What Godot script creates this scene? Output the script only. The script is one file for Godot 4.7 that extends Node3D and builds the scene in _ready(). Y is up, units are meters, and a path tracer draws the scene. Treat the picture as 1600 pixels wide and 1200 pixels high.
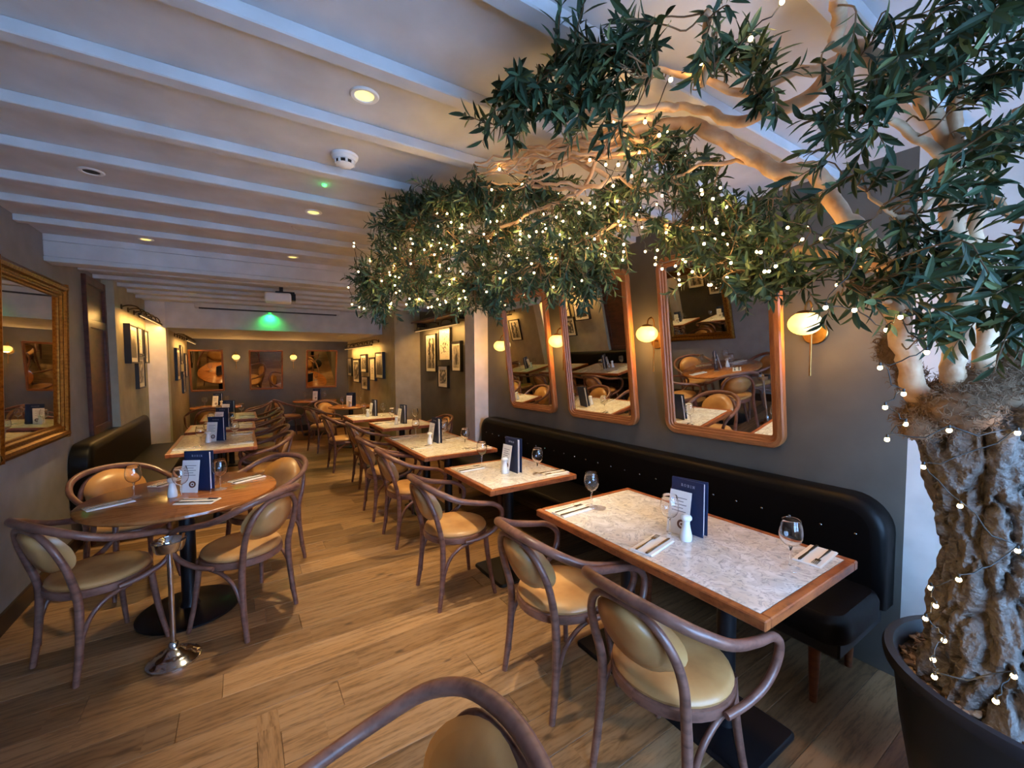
extends Node3D
# A pub dining room: bentwood chairs, stone tables, a potted olive tree with fairy lights.

const F := 653.0
const EYE := Vector3(0, 1.55, 0)
var FW: Vector3
var RT: Vector3
var UPV: Vector3
var M := {}
var taken := {}
var rng := RandomNumberGenerator.new()

# ---------------------------------------------------------------- mesh builder
class MB:
	var V := PackedVector3Array()
	var N := PackedVector3Array()
	var U := PackedVector2Array()
	var I := PackedInt32Array()
	func vert(p: Vector3, n: Vector3, uv: Vector2) -> int:
		V.append(p); N.append(n); U.append(uv)
		return V.size() - 1
	func tri(a: Vector3, b: Vector3, c: Vector3) -> void:  # seen from outside a, b, c run counter-clockwise
		var n := (b - a).cross(c - a).normalized()
		var s := V.size()
		for p in [a, b, c]:
			vert(p, n, Vector2(p.x + p.z, p.y))
		I.append_array([s, s + 2, s + 1])
	func quad(a: Vector3, b: Vector3, c: Vector3, d: Vector3, uv := Rect2(0, 0, 1, 1)) -> void:
		var n := (b - a).cross(c - a) + (c - a).cross(d - a)
		n = n.normalized()
		var s := V.size()
		vert(a, n, Vector2(uv.position.x, uv.end.y)); vert(b, n, uv.end); vert(c, n, Vector2(uv.end.x, uv.position.y)); vert(d, n, uv.position)
		I.append_array([s, s + 2, s + 1, s, s + 3, s + 2])
	# box between two corners with chamfered edges
	func box(lo: Vector3, hi: Vector3, ch := 0.0, uvs := 1.0, uvo := Vector2.ZERO) -> void:
		var c := (lo + hi) / 2.0
		var h := (hi - lo) / 2.0
		ch = minf(ch, minf(h.x, minf(h.y, h.z)) * 0.9)
		for ax in 3:
			for sg in [-1.0, 1.0]:
				var n := Vector3.ZERO
				n[ax] = sg
				var ua := (ax + 1) % 3
				var va := (ax + 2) % 3
				if sg < 0:
					var t := ua; ua = va; va = t
				var s := V.size()
				for k in 4:
					var p := Vector3.ZERO
					p[ax] = sg * h[ax]
					p[ua] = (h[ua] - ch) * (1.0 if k == 1 or k == 2 else -1.0)
					p[va] = (h[va] - ch) * (1.0 if k >= 2 else -1.0)
					var q := c + p
					var uv := Vector2(q.x, q.z) if ax == 1 else (Vector2(q.z, q.y) if ax == 0 else Vector2(q.x, q.y))
					vert(q, n, uv * uvs + uvo)
				I.append_array([s, s + 2, s + 1, s, s + 3, s + 2])
		if ch <= 0.0:
			return
		for ax in 3:  # edges that run along ax
			var ua := (ax + 1) % 3
			var va := (ax + 2) % 3
			for su in [-1.0, 1.0]:
				for sv in [-1.0, 1.0]:
					var pts := []
					for e in [-1.0, 1.0]:
						var p := Vector3.ZERO; p[ax] = e * (h[ax] - ch); p[ua] = su * h[ua]; p[va] = sv * (h[va] - ch)
						var q := Vector3.ZERO; q[ax] = e * (h[ax] - ch); q[ua] = su * (h[ua] - ch); q[va] = sv * h[va]
						pts.append([c + p, c + q])
					var n := Vector3.ZERO
					n[ua] = su; n[va] = sv
					oriented([pts[0][0], pts[1][0], pts[1][1], pts[0][1]], n.normalized(), uvs, uvo)
		for sx in [-1.0, 1.0]:
			for sy in [-1.0, 1.0]:
				for sz in [-1.0, 1.0]:
					var a := c + Vector3(sx * h.x, sy * (h.y - ch), sz * (h.z - ch))
					var b := c + Vector3(sx * (h.x - ch), sy * h.y, sz * (h.z - ch))
					var d := c + Vector3(sx * (h.x - ch), sy * (h.y - ch), sz * h.z)
					oriented([a, b, d], Vector3(sx, sy, sz).normalized(), uvs, uvo)
	func oriented(p: Array, n: Vector3, uvs := 1.0, uvo := Vector2.ZERO) -> void:
		var s := V.size()
		var ccw: bool = (p[1] - p[0]).cross(p[2] - p[0]).dot(n) > 0
		for q in p:
			vert(q, n, Vector2(q.x + q.y * 0.5, q.z + q.y * 0.5) * uvs + uvo)
		for k in range(1, p.size() - 1):
			if ccw: I.append_array([s, s + k + 1, s + k])
			else: I.append_array([s, s + k, s + k + 1])
	# sweep a circle of changing radius along a path
	func tube(path: PackedVector3Array, radii: PackedFloat32Array, seg := 10, caps := true, uvl := 1.0, flat := Vector2.ONE) -> void:
		var n := path.size()
		if n < 2:
			return
		var t0 := (path[1] - path[0]).normalized()
		var side := t0.cross(Vector3.UP)
		if side.length() < 0.05:
			side = t0.cross(Vector3.RIGHT)
		side = side.normalized()
		var first := V.size()
		var run := 0.0
		for i in n:
			var t := (path[mini(i + 1, n - 1)] - path[maxi(i - 1, 0)]).normalized()
			side = (side - t * side.dot(t)).normalized()
			var up := side.cross(t)
			if i > 0:
				run += path[i].distance_to(path[i - 1])
			for k in seg + 1:
				var a := TAU * k / seg
				var d := side * cos(a) * flat.x + up * sin(a) * flat.y
				var nn := (side * cos(a) / flat.x + up * sin(a) / flat.y).normalized()
				vert(path[i] + d * radii[i], nn, Vector2(float(k) / seg, run * uvl))
		for i in n - 1:
			for k in seg:
				var a := first + i * (seg + 1) + k
				var b := a + seg + 1
				I.append_array([a, a + 1, b, a + 1, b + 1, b])
		if caps:
			for e in 2:
				var i := 0 if e == 0 else n - 1
				var t := (path[1] - path[0]).normalized() * -1.0 if e == 0 else (path[n - 1] - path[n - 2]).normalized()
				var c := vert(path[i] + t * radii[i] * 0.3, t, Vector2(0.5, 0.5))
				var ring := []
				for k in seg + 1:
					ring.append(vert(V[first + i * (seg + 1) + k], t, Vector2(0.5, 0.5)))
				for k in seg:
					if e == 0: I.append_array([c, ring[k + 1], ring[k]])
					else: I.append_array([c, ring[k], ring[k + 1]])
	# turn a profile of (radius, height) round the y axis; corners sharper than 40 degrees stay sharp
	func lathe(prof: PackedVector2Array, seg := 24, at := Vector3.ZERO, squash := Vector2.ONE) -> void:
		for i in prof.size() - 1:
			var a := prof[i]
			var b := prof[i + 1]
			var d := (b - a)
			if d.length() < 1e-6:
				continue
			d = d.normalized()
			var na := d
			var nb := d
			if i > 0:
				var e := (a - prof[i - 1]).normalized()
				if e.dot(d) > 0.76: na = (e + d).normalized()
			if i < prof.size() - 2:
				var e := (prof[i + 2] - b).normalized()
				if e.dot(d) > 0.76: nb = (e + d).normalized()
			var s := V.size()
			for k in seg + 1:
				var c := cos(TAU * k / seg)
				var z := sin(TAU * k / seg)
				vert(at + Vector3(a.x * c * squash.x, a.y, a.x * z * squash.y), Vector3(na.y * c / squash.x, -na.x, na.y * z / squash.y).normalized(), Vector2(3.0 * k / seg, a.y + a.x))
				vert(at + Vector3(b.x * c * squash.x, b.y, b.x * z * squash.y), Vector3(nb.y * c / squash.x, -nb.x, nb.y * z / squash.y).normalized(), Vector2(3.0 * k / seg, b.y + b.x))
			for k in seg:
				var q := s + k * 2
				I.append_array([q, q + 2, q + 1, q + 1, q + 2, q + 3])
	# a moulding swept round a closed outline in the xy plane; profile points are (inwards, height along z)
	func moulding(outline: PackedVector2Array, prof: PackedVector2Array) -> void:
		var n := outline.size()
		var ins := PackedVector2Array()
		for i in n:
			var e1 := (outline[i] - outline[(i + n - 1) % n]).normalized()
			var e2 := (outline[(i + 1) % n] - outline[i]).normalized()
			var n1 := Vector2(-e1.y, e1.x)
			var n2 := Vector2(-e2.y, e2.x)
			var m := (n1 + n2).normalized()
			ins.append(m / maxf(0.3, m.dot(n1)))
		for j in prof.size() - 1:
			var run := 0.0
			for i in n:
				var k := (i + 1) % n
				var a := outline[i] + ins[i] * prof[j].x
				var b := outline[k] + ins[k] * prof[j].x
				var c := outline[k] + ins[k] * prof[j + 1].x
				var d := outline[i] + ins[i] * prof[j + 1].x
				var l := outline[i].distance_to(outline[k])
				quad(Vector3(a.x, a.y, prof[j].y), Vector3(b.x, b.y, prof[j].y), Vector3(c.x, c.y, prof[j + 1].y), Vector3(d.x, d.y, prof[j + 1].y), Rect2(run, j * 0.13, l, 0.12))
				run += l
	# rounded sheet: an outline filled from its middle, given a thickness along z
	func slab(outline: PackedVector2Array, z0: float, z1: float) -> void:
		var n := outline.size()
		var c := Vector2.ZERO
		for p in outline: c += p / n
		for i in n:
			var a := outline[i]
			var b := outline[(i + 1) % n]
			oriented([Vector3(c.x, c.y, z1), Vector3(a.x, a.y, z1), Vector3(b.x, b.y, z1)], Vector3(0, 0, 1))
			oriented([Vector3(c.x, c.y, z0), Vector3(a.x, a.y, z0), Vector3(b.x, b.y, z0)], Vector3(0, 0, -1))
			var e := (b - a).normalized()
			oriented([Vector3(a.x, a.y, z0), Vector3(b.x, b.y, z0), Vector3(b.x, b.y, z1), Vector3(a.x, a.y, z1)], Vector3(e.y, -e.x, 0) * (1.0 if (a - c).dot(Vector2(e.y, -e.x)) > 0 else -1.0))
	# a padded shape: moulding round an outline, closed at both ends
	func pad(outline: PackedVector2Array, prof: PackedVector2Array) -> void:
		var n := outline.size()
		var c := Vector2.ZERO
		for p in outline: c += p / n
		var ring := []
		for j in prof.size():
			var r := []
			for i in n:
				var e1 := (outline[i] - outline[(i + n - 1) % n]).normalized()
				var e2 := (outline[(i + 1) % n] - outline[i]).normalized()
				var m := (Vector2(-e1.y, e1.x) + Vector2(-e2.y, e2.x)).normalized()
				var q := outline[i] + m * prof[j].x
				var nz := Vector2.ZERO
				if j > 0: nz += (prof[j] - prof[j - 1]).normalized()
				if j < prof.size() - 1: nz += (prof[j + 1] - prof[j]).normalized()
				nz = nz.normalized()
				r.append(vert(Vector3(q.x, q.y, prof[j].y), Vector3(-m.x * nz.y, -m.y * nz.y, nz.x).normalized(), Vector2(float(i) / n * 4.0, prof[j].x + prof[j].y)))
			ring.append(r)
		for j in prof.size() - 1:
			for i in n:
				var k := (i + 1) % n
				I.append_array([ring[j][i], ring[j + 1][i], ring[j][k], ring[j][k], ring[j + 1][i], ring[j + 1][k]])
		for e in 2:
			var j := 0 if e == 0 else prof.size() - 1
			var z := Vector3(0, 0, -1.0 if e == 0 else 1.0)
			var mid := vert(Vector3(c.x, c.y, prof[j].y), z, c)
			for i in n:
				var a: Vector3 = V[ring[j][i]]
				var b: Vector3 = V[ring[j][(i + 1) % n]]
				var ia := vert(a, z, Vector2(a.x, a.y))
				var ib := vert(b, z, Vector2(b.x, b.y))
				if e == 0: I.append_array([mid, ia, ib])
				else: I.append_array([mid, ib, ia])
	func mesh() -> ArrayMesh:
		var arr := []
		arr.resize(Mesh.ARRAY_MAX)
		arr[Mesh.ARRAY_VERTEX] = V; arr[Mesh.ARRAY_NORMAL] = N; arr[Mesh.ARRAY_TEX_UV] = U; arr[Mesh.ARRAY_INDEX] = I
		var m := ArrayMesh.new()
		m.add_surface_from_arrays(Mesh.PRIMITIVE_TRIANGLES, arr)
		return m

# ---------------------------------------------------------------- helpers
func smooth(pts: Array, per := 6) -> PackedVector3Array:
	var out := PackedVector3Array()
	var n := pts.size()
	for i in n - 1:
		var p0: Vector3 = pts[maxi(i - 1, 0)]
		var p1: Vector3 = pts[i]
		var p2: Vector3 = pts[i + 1]
		var p3: Vector3 = pts[mini(i + 2, n - 1)]
		for k in per:
			out.append(p1.cubic_interpolate(p2, p0, p3, float(k) / per))
	out.append(pts[n - 1])
	return out

func spread(vals: Array, count: int) -> PackedFloat32Array:
	var out := PackedFloat32Array()
	for i in count:
		var t := float(i) / maxi(count - 1, 1) * (vals.size() - 1)
		var k := mini(int(t), vals.size() - 2) if vals.size() > 1 else 0
		out.append(lerpf(vals[k], vals[mini(k + 1, vals.size() - 1)], t - k))
	return out

func rounded(w: float, h: float, r: float, seg := 6) -> PackedVector2Array:  # counter-clockwise, centred
	var out := PackedVector2Array()
	for q in [[1, -1, -90], [1, 1, 0], [-1, 1, 90], [-1, -1, 180]]:
		var c := Vector2(q[0] * (w / 2 - r), q[1] * (h / 2 - r))
		for k in seg + 1:
			var a := deg_to_rad(q[2] + 90.0 * k / seg)
			out.append(c + Vector2(cos(a), sin(a)) * r)
	return out

func pt(px: float, py: float, d: float) -> Vector3:  # a point d metres ahead of the eye
	return EYE + d * (FW + (px - 800.0) / F * RT + (600.0 - py) / F * UPV)

func numbered(called: String) -> String:
	if not taken.has(called):
		taken[called] = 0
		return called
	taken[called] += 1
	return "%s_%03d" % [called, taken[called]]

func obj(called: String, mb, m: Material, parent: Node = null) -> MeshInstance3D:
	var o := MeshInstance3D.new()
	o.mesh = mb.mesh() if mb is MB else mb
	o.material_override = m
	if parent == null:
		o.name = numbered(called)
		add_child(o, true)
	else:
		o.name = called
		parent.add_child(o, true)
	return o

func tag(o: Node, label: String, category := "", group := "", kind := "") -> Node:
	if label: o.set_meta("label", label)
	if category: o.set_meta("category", category)
	if group: o.set_meta("group", group)
	if kind: o.set_meta("kind", kind)
	return o

func thing(called: String, label: String, category: String, where := Vector3.ZERO, turn := 0.0, group := "") -> Node3D:
	var o := Node3D.new()
	o.name = numbered(called)
	add_child(o, true)
	o.position = where
	o.rotation.y = turn
	tag(o, label, category, group)
	return o

func copy(src: Node3D, called: String, label: String, where: Vector3, turn := 0.0, group := "") -> Node3D:
	var o: Node3D = src.duplicate()
	o.name = numbered(called)
	add_child(o, true)
	o.position = where
	o.rotation.y = turn
	tag(o, label, "", group)
	return o

func struct(called: String, mb, m: Material, label := "", parent: Node = null) -> MeshInstance3D:
	var o := obj(called, mb, m, parent)
	if parent == null:
		tag(o, label, "", "", "structure")
	return o

func boxed(lo: Vector3, hi: Vector3, ch := 0.0) -> MB:
	var b := MB.new()
	b.box(lo, hi, ch)
	return b

func noise(seed_: int, freq: float, oct := 4) -> FastNoiseLite:
	var n := FastNoiseLite.new()
	n.seed = seed_
	n.noise_type = FastNoiseLite.TYPE_SIMPLEX_SMOOTH
	n.frequency = freq
	n.fractal_octaves = oct
	return n

func ntex(seed_: int, freq: float, colors: Array, size := 256, oct := 4) -> NoiseTexture2D:
	var t := NoiseTexture2D.new()
	t.width = size; t.height = size; t.seamless = true
	t.noise = noise(seed_, freq, oct)
	var g := Gradient.new()
	g.offsets = PackedFloat32Array(); g.colors = PackedColorArray()
	var offs := PackedFloat32Array(); var cols := PackedColorArray()
	for i in colors.size():
		offs.append(float(i) / (colors.size() - 1)); cols.append(colors[i])
	g.offsets = offs; g.colors = cols
	t.color_ramp = g
	return t

func C8(r: float, g: float, b: float) -> Color:
	return Color(r / 255.0, g / 255.0, b / 255.0)

func mat(color: Color, rough := 0.6, metal := 0.0, tex: Texture2D = null, scale := 1.0, bump: Texture2D = null, bump_cm := 0.1) -> StandardMaterial3D:
	var m := StandardMaterial3D.new()
	m.albedo_color = color
	m.roughness = rough
	m.metallic = metal
	if tex:
		m.albedo_texture = tex
		m.uv1_triplanar = true
		m.uv1_scale = Vector3.ONE * scale
	if bump:
		m.heightmap_enabled = true
		m.heightmap_texture = bump
		m.heightmap_scale = bump_cm
		m.uv1_triplanar = true
		m.uv1_scale = Vector3.ONE * scale
	return m

func glow(color: Color, energy: float) -> StandardMaterial3D:
	var m := StandardMaterial3D.new()
	m.albedo_color = Color(0.9, 0.9, 0.88)
	m.roughness = 0.4
	m.emission_enabled = true
	m.emission = color
	m.emission_energy_multiplier = energy
	return m

# grain running along u: dark streaks, flecks and a few knots
func wood_tex(seed_: int, w: int, h: int, base: Color, dark: Color, light: Color, streak := 26.0, knots := 3) -> ImageTexture:
	var im := Image.create(w, h, false, Image.FORMAT_RGB8)
	var a := noise(seed_, 1.0, 3)
	var b := noise(seed_ + 7, 1.0, 2)
	var r := RandomNumberGenerator.new()
	r.seed = seed_
	var ks := []
	for k in knots:
		ks.append(Vector3(r.randf() * w, r.randf() * h, r.randf_range(4, 11) * h / 256.0))
	for y in h:
		for x in w:
			var yy := float(y)
			var kd := 0.0
			for k in ks:
				var dx: float = (x - k.x) / (k.z * 2.2)
				var dy: float = (y - k.y) / k.z
				var q := exp(-(dx * dx + dy * dy) * 0.5)
				kd = maxf(kd, q)
				yy += signf(dy) * k.z * 1.6 * exp(-(dx * dx) * 0.25 - dy * dy * 0.08)
			var u := float(x) / w
			var v := yy / h
			var s := a.get_noise_2d(u * 5.0, v * streak)
			var f := b.get_noise_2d(u * 34.0, v * streak * 4.0)
			var big := b.get_noise_2d(u * 1.7 + 40.0, v * 3.0)
			var c := base.lerp(light, clampf(0.5 + s * 0.9 + big * 0.6, 0, 1) * 0.75)
			c = c.lerp(dark, clampf(-s * 0.9 + f * 0.55 + 0.05, 0, 1) * 0.8)
			c = c.lerp(dark.darkened(0.3), clampf(kd * 1.2 - 0.4, 0, 1) * 0.8)
			im.set_pixel(x, y, c)
	return ImageTexture.create_from_image(im)

func stone_tex(seed_: int, size: int) -> ImageTexture:
	var im := Image.create(size, size, false, Image.FORMAT_RGB8)
	var a := noise(seed_, 1.0, 4)
	var b := noise(seed_ + 3, 1.0, 3)
	var c := noise(seed_ + 5, 1.0, 4)
	for y in size:
		for x in size:
			var u := float(x) / size
			var v := float(y) / size
			var wx := a.get_noise_2d(u * 5.0, v * 5.0) * 0.1
			var wy := a.get_noise_2d(u * 5.0 + 50.0, v * 5.0) * 0.1
			var s := b.get_noise_2d((u + wx) * 9.0, (v + wy) * 9.0)
			var f := c.get_noise_2d((u + wx + v * 0.5) * 16.0, (v + wy - u * 0.3) * 40.0)
			var h := c.get_noise_2d((u + wx - v * 0.4) * 36.0 + 7.0, (v + wy) * 15.0)
			var big := a.get_noise_2d(u * 3.0 + 9.0, v * 3.0)
			var col := C8(206, 202, 196).lerp(C8(228, 226, 222), clampf(0.5 + s * 1.3, 0, 1))
			col = col.lerp(C8(208, 194, 168), clampf(big * 0.8 + 0.02, 0, 0.3))
			col = col.lerp(C8(140, 140, 142), clampf(f * 1.5 - 0.2, 0, 0.55))
			col = col.lerp(C8(152, 150, 150), clampf(h * 1.4 - 0.3, 0, 0.45))
			im.set_pixel(x, y, col)
	return ImageTexture.create_from_image(im)

func print_tex(kind: int) -> ImageTexture:  # small old photographs and a pen drawing
	var w := 72
	var h := 104
	var im := Image.create(w, h, false, Image.FORMAT_RGB8)
	var a := noise(kind * 13 + 2, 0.035, 4)
	var b := noise(kind * 13 + 5, 0.12, 3)
	for y in h:
		for x in w:
			var g := 0.5 + a.get_noise_2d(x, y) * 0.9 + b.get_noise_2d(x, y) * 0.25
			match kind % 5:
				0: g = 0.72 - 0.5 * smoothstep(0.35, 0.4, float(y) / h + a.get_noise_2d(x * 2.0, 0) * 0.4) + b.get_noise_2d(x, y) * 0.2
				1: g = 0.95 - 0.75 * smoothstep(0.30, 0.36, b.get_noise_2d(x * 0.8, y * 0.5) + 0.35 - Vector2(x - w / 2.0, (y - h / 2.0) * 0.6).length() / 60.0)
				2: g = 0.25 + 0.5 * smoothstep(0.0, 0.3, a.get_noise_2d(x * 1.4, y * 0.7)) + b.get_noise_2d(x, y) * 0.2
				3: g = 0.6 - 0.5 * (1.0 - smoothstep(12.0, 17.0, Vector2((x - w * 0.5), (y - h * 0.62) * 0.55).length())) + a.get_noise_2d(x, y) * 0.3
				4: g = 0.15 + 0.7 * smoothstep(-0.1, 0.15, sin(x * 0.19 + a.get_noise_2d(x, y) * 3.0) * 0.3 + b.get_noise_2d(x, y) * 0.4) * (1.0 - float(y) / h * 0.5)
			g = clampf(g, 0.03, 1.0)
			im.set_pixel(x, y, Color(g, g * 0.95, g * 0.86))
	return ImageTexture.create_from_image(im)

func omni(where: Vector3, color: Color, energy: float, size: float, parent: Node = null) -> OmniLight3D:
	var l := OmniLight3D.new()
	l.light_color = color; l.light_energy = energy; l.light_size = size
	l.omni_range = 16.0; l.omni_attenuation = 2.0; l.shadow_enabled = true
	l.name = "lamp_light"
	(parent if parent else self).add_child(l, true)
	l.position = where
	return l

func spot(where: Vector3, towards: Vector3, color: Color, energy: float, angle: float, size: float, parent: Node = null, soft := 0.6) -> SpotLight3D:
	var l := SpotLight3D.new()
	l.light_color = color; l.light_energy = energy; l.light_size = size
	l.spot_range = 16.0; l.spot_attenuation = 2.0; l.spot_angle = angle; l.spot_angle_attenuation = soft; l.shadow_enabled = true
	l.name = "lamp_light"
	(parent if parent else self).add_child(l, true)
	l.position = where
	l.basis = Basis.looking_at(towards, Vector3.RIGHT if absf(towards.normalized().y) > 0.9 else Vector3.UP)
	return l

# ---------------------------------------------------------------- materials
func make_materials() -> void:
	var fine := ntex(11, 0.02, [Color(0.9, 0.9, 0.9), Color(1, 1, 1)], 256, 5)
	var rough_bump := ntex(12, 0.03, [Color.BLACK, Color.WHITE], 256, 5)
	M.ceiling = mat(C8(206, 206, 208), 0.75, 0, fine, 0.7, rough_bump, 0.05)
	M.white = mat(C8(222, 218, 212), 0.6, 0, fine, 0.8, rough_bump, 0.05)
	M.cream = mat(C8(172, 161, 136), 0.7, 0, fine, 0.8, rough_bump, 0.06)
	M.pale = mat(C8(132, 130, 128), 0.7, 0, fine, 0.8, rough_bump, 0.06)
	M.olive = mat(C8(96, 93, 86), 0.55, 0, fine, 0.8, rough_bump, 0.06)
	M.dark_trim = mat(C8(44, 32, 26), 0.4)
	M.black_metal = mat(C8(26, 28, 33), 0.35, 0.4)
	M.black_plastic = mat(C8(18, 18, 19), 0.45)
	M.white_plastic = mat(C8(226, 226, 224), 0.4)
	M.leather_black = mat(C8(7, 7, 8), 0.45, 0, null, 1.0, ntex(21, 0.12, [Color.BLACK, Color.WHITE], 256, 3), 0.03)
	M.leather_black.metallic_specular = 0.3
	M.brass = mat(C8(188, 140, 78), 0.3, 1.0, ntex(22, 0.05, [Color(0.8, 0.8, 0.8), Color.WHITE], 128), 4.0)
	M.dark_brass = mat(C8(70, 56, 40), 0.4, 0.8)
	M.chrome = mat(C8(200, 202, 206), 0.12, 1.0)
	M.steel = mat(C8(150, 150, 152), 0.22, 1.0)
	M.mirror = mat(C8(226, 226, 222), 0.015, 1.0)
	M.gilt = mat(C8(150, 112, 58), 0.4, 0.85, ntex(23, 0.05, [C8(120, 90, 50), C8(220, 190, 120), Color.WHITE], 256, 5), 3.0, rough_bump, 0.1)
	var w1 := wood_tex(31, 512, 128, C8(112, 76, 64), C8(66, 42, 37), C8(134, 94, 80), 18.0, 0)
	M.bentwood = mat(Color.WHITE, 0.33, 0, w1, 1.6)
	var w2 := wood_tex(32, 512, 128, C8(160, 98, 54), C8(104, 56, 28), C8(190, 124, 72), 18.0, 1)
	M.frame_wood = mat(Color.WHITE, 0.42, 0, null)
	M.frame_wood.albedo_texture = w2
	M.frame_wood.uv1_scale = Vector3(1.2, 3.0, 1)
	M.edge_wood = mat(C8(220, 196, 188), 0.35, 0, w2, 1.5)
	var w3 := wood_tex(33, 1024, 256, C8(150, 92, 48), C8(108, 60, 28), C8(180, 118, 66), 30.0, 2)
	M.table_wood = mat(Color.WHITE, 0.18, 0, w3, 0.9)
	M.door_wood = mat(C8(190, 150, 130), 0.4, 0, w1, 0.7)
	M.pale_leg = mat(C8(160, 132, 100), 0.5, 0, w2, 2.0)
	for k in 4:
		var base: Color = [C8(140, 104, 67), C8(125, 91, 57), C8(152, 114, 75), C8(112, 82, 52)][k]
		var t := wood_tex(40 + k, 1024, 192, base, base.darkened(0.38), base.lightened(0.12), 13.0, 2)
		var m := mat(Color.WHITE, 0.42, 0, null)
		m.albedo_texture = t
		M["oak%d" % k] = m
	M.stone = mat(Color.WHITE, 0.22, 0, stone_tex(51, 1024), 1.15)
	M.stone.uv1_world_triplanar = true
	var hide := ntex(61, 0.012, [C8(162, 114, 66), C8(188, 140, 86), C8(200, 158, 106)], 256, 5)
	M.hide = mat(Color.WHITE, 0.36, 0, hide, 1.3, ntex(62, 0.15, [Color.BLACK, Color.WHITE], 256, 3), 0.02)
	M.navy = mat(C8(26, 46, 84), 0.4, 0, ntex(63, 0.1, [Color(0.86, 0.86, 0.86), Color.WHITE], 128), 6.0)
	M.paper = mat(C8(230, 226, 222), 0.6)
	M.napkin = mat(C8(232, 228, 220), 0.8, 0, null, 1.0, ntex(64, 0.2, [Color.BLACK, Color.WHITE], 128, 2), 0.03)
	M.ceramic = mat(C8(226, 230, 232), 0.18)
	M.ink = mat(C8(90, 88, 92), 0.7)
	M.emblem = mat(C8(96, 58, 40), 0.6)
	M.silver_ink = mat(C8(170, 178, 190), 0.4)
	var g := StandardMaterial3D.new()
	g.albedo_color = Color(1, 1, 1, 0.04)
	g.transparency = BaseMaterial3D.TRANSPARENCY_ALPHA
	g.roughness = 0.02
	g.metallic_specular = 0.6
	M.glass = g
	M.foot_glass = g.duplicate()
	M.foot_glass.albedo_color = Color(1, 1, 1, 0.14)
	var rg := StandardMaterial3D.new()
	rg.albedo_color = Color(1, 1, 1, 0.0)
	rg.transparency = BaseMaterial3D.TRANSPARENCY_ALPHA
	rg.roughness = 0.0
	rg.refraction_enabled = true
	rg.refraction_scale = 0.05
	M.crystal = rg
	M.picture_black = mat(C8(22, 19, 17), 0.4)
	M.mount = mat(C8(226, 220, 206), 0.7)
	for k in 5:
		var p := mat(Color.WHITE, 0.35)
		p.albedo_texture = print_tex(k)
		M["print%d" % k] = p
	M.bark = mat(Color.WHITE, 0.62, 0, ntex(71, 0.018, [C8(44, 38, 34), C8(80, 72, 66), C8(104, 98, 92), C8(60, 53, 48)], 512, 6), 3.0, ntex(72, 0.03, [Color.BLACK, Color.WHITE], 512, 5), 1.0)
	M.branch = mat(Color.WHITE, 0.6, 0, ntex(73, 0.015, [C8(150, 104, 70), C8(196, 160, 124), C8(220, 194, 164)], 256, 5), 3.0, ntex(74, 0.04, [Color.BLACK, Color.WHITE], 256, 4), 0.25)
	M.twig = mat(C8(112, 88, 62), 0.7)
	M.moss = mat(C8(112, 88, 66), 0.95)
	M.pot = mat(C8(30, 33, 40), 0.4, 0, ntex(75, 0.03, [Color(0.8, 0.8, 0.8), Color.WHITE], 128), 2.0)
	M.soil = mat(C8(54, 40, 32), 0.95, 0, ntex(76, 0.08, [Color(0.5, 0.5, 0.5), Color.WHITE], 256), 3.0, rough_bump, 0.8)
	M.chip = mat(Color.WHITE, 0.85)
	M.chip.vertex_color_use_as_albedo = true
	M.leaf = mat(Color.WHITE, 0.52)
	M.leaf.metallic_specular = 0.32
	M.leaf.vertex_color_use_as_albedo = true
	M.leaf.backlight_enabled = true
	M.leaf.backlight = Color(0.22, 0.26, 0.12)
	M.leaf_dark = mat(C8(44, 62, 46), 0.52)
	M.leaf_mid = mat(C8(62, 82, 58), 0.52)
	M.leaf_pale = mat(C8(104, 118, 78), 0.52)
	for k in ["leaf_dark", "leaf_mid", "leaf_pale"]:
		M[k].metallic_specular = 0.32
		M[k].backlight_enabled = true
		M[k].backlight = Color(0.18, 0.22, 0.1)
	M.wire = mat(C8(16, 18, 16), 0.5)

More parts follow.
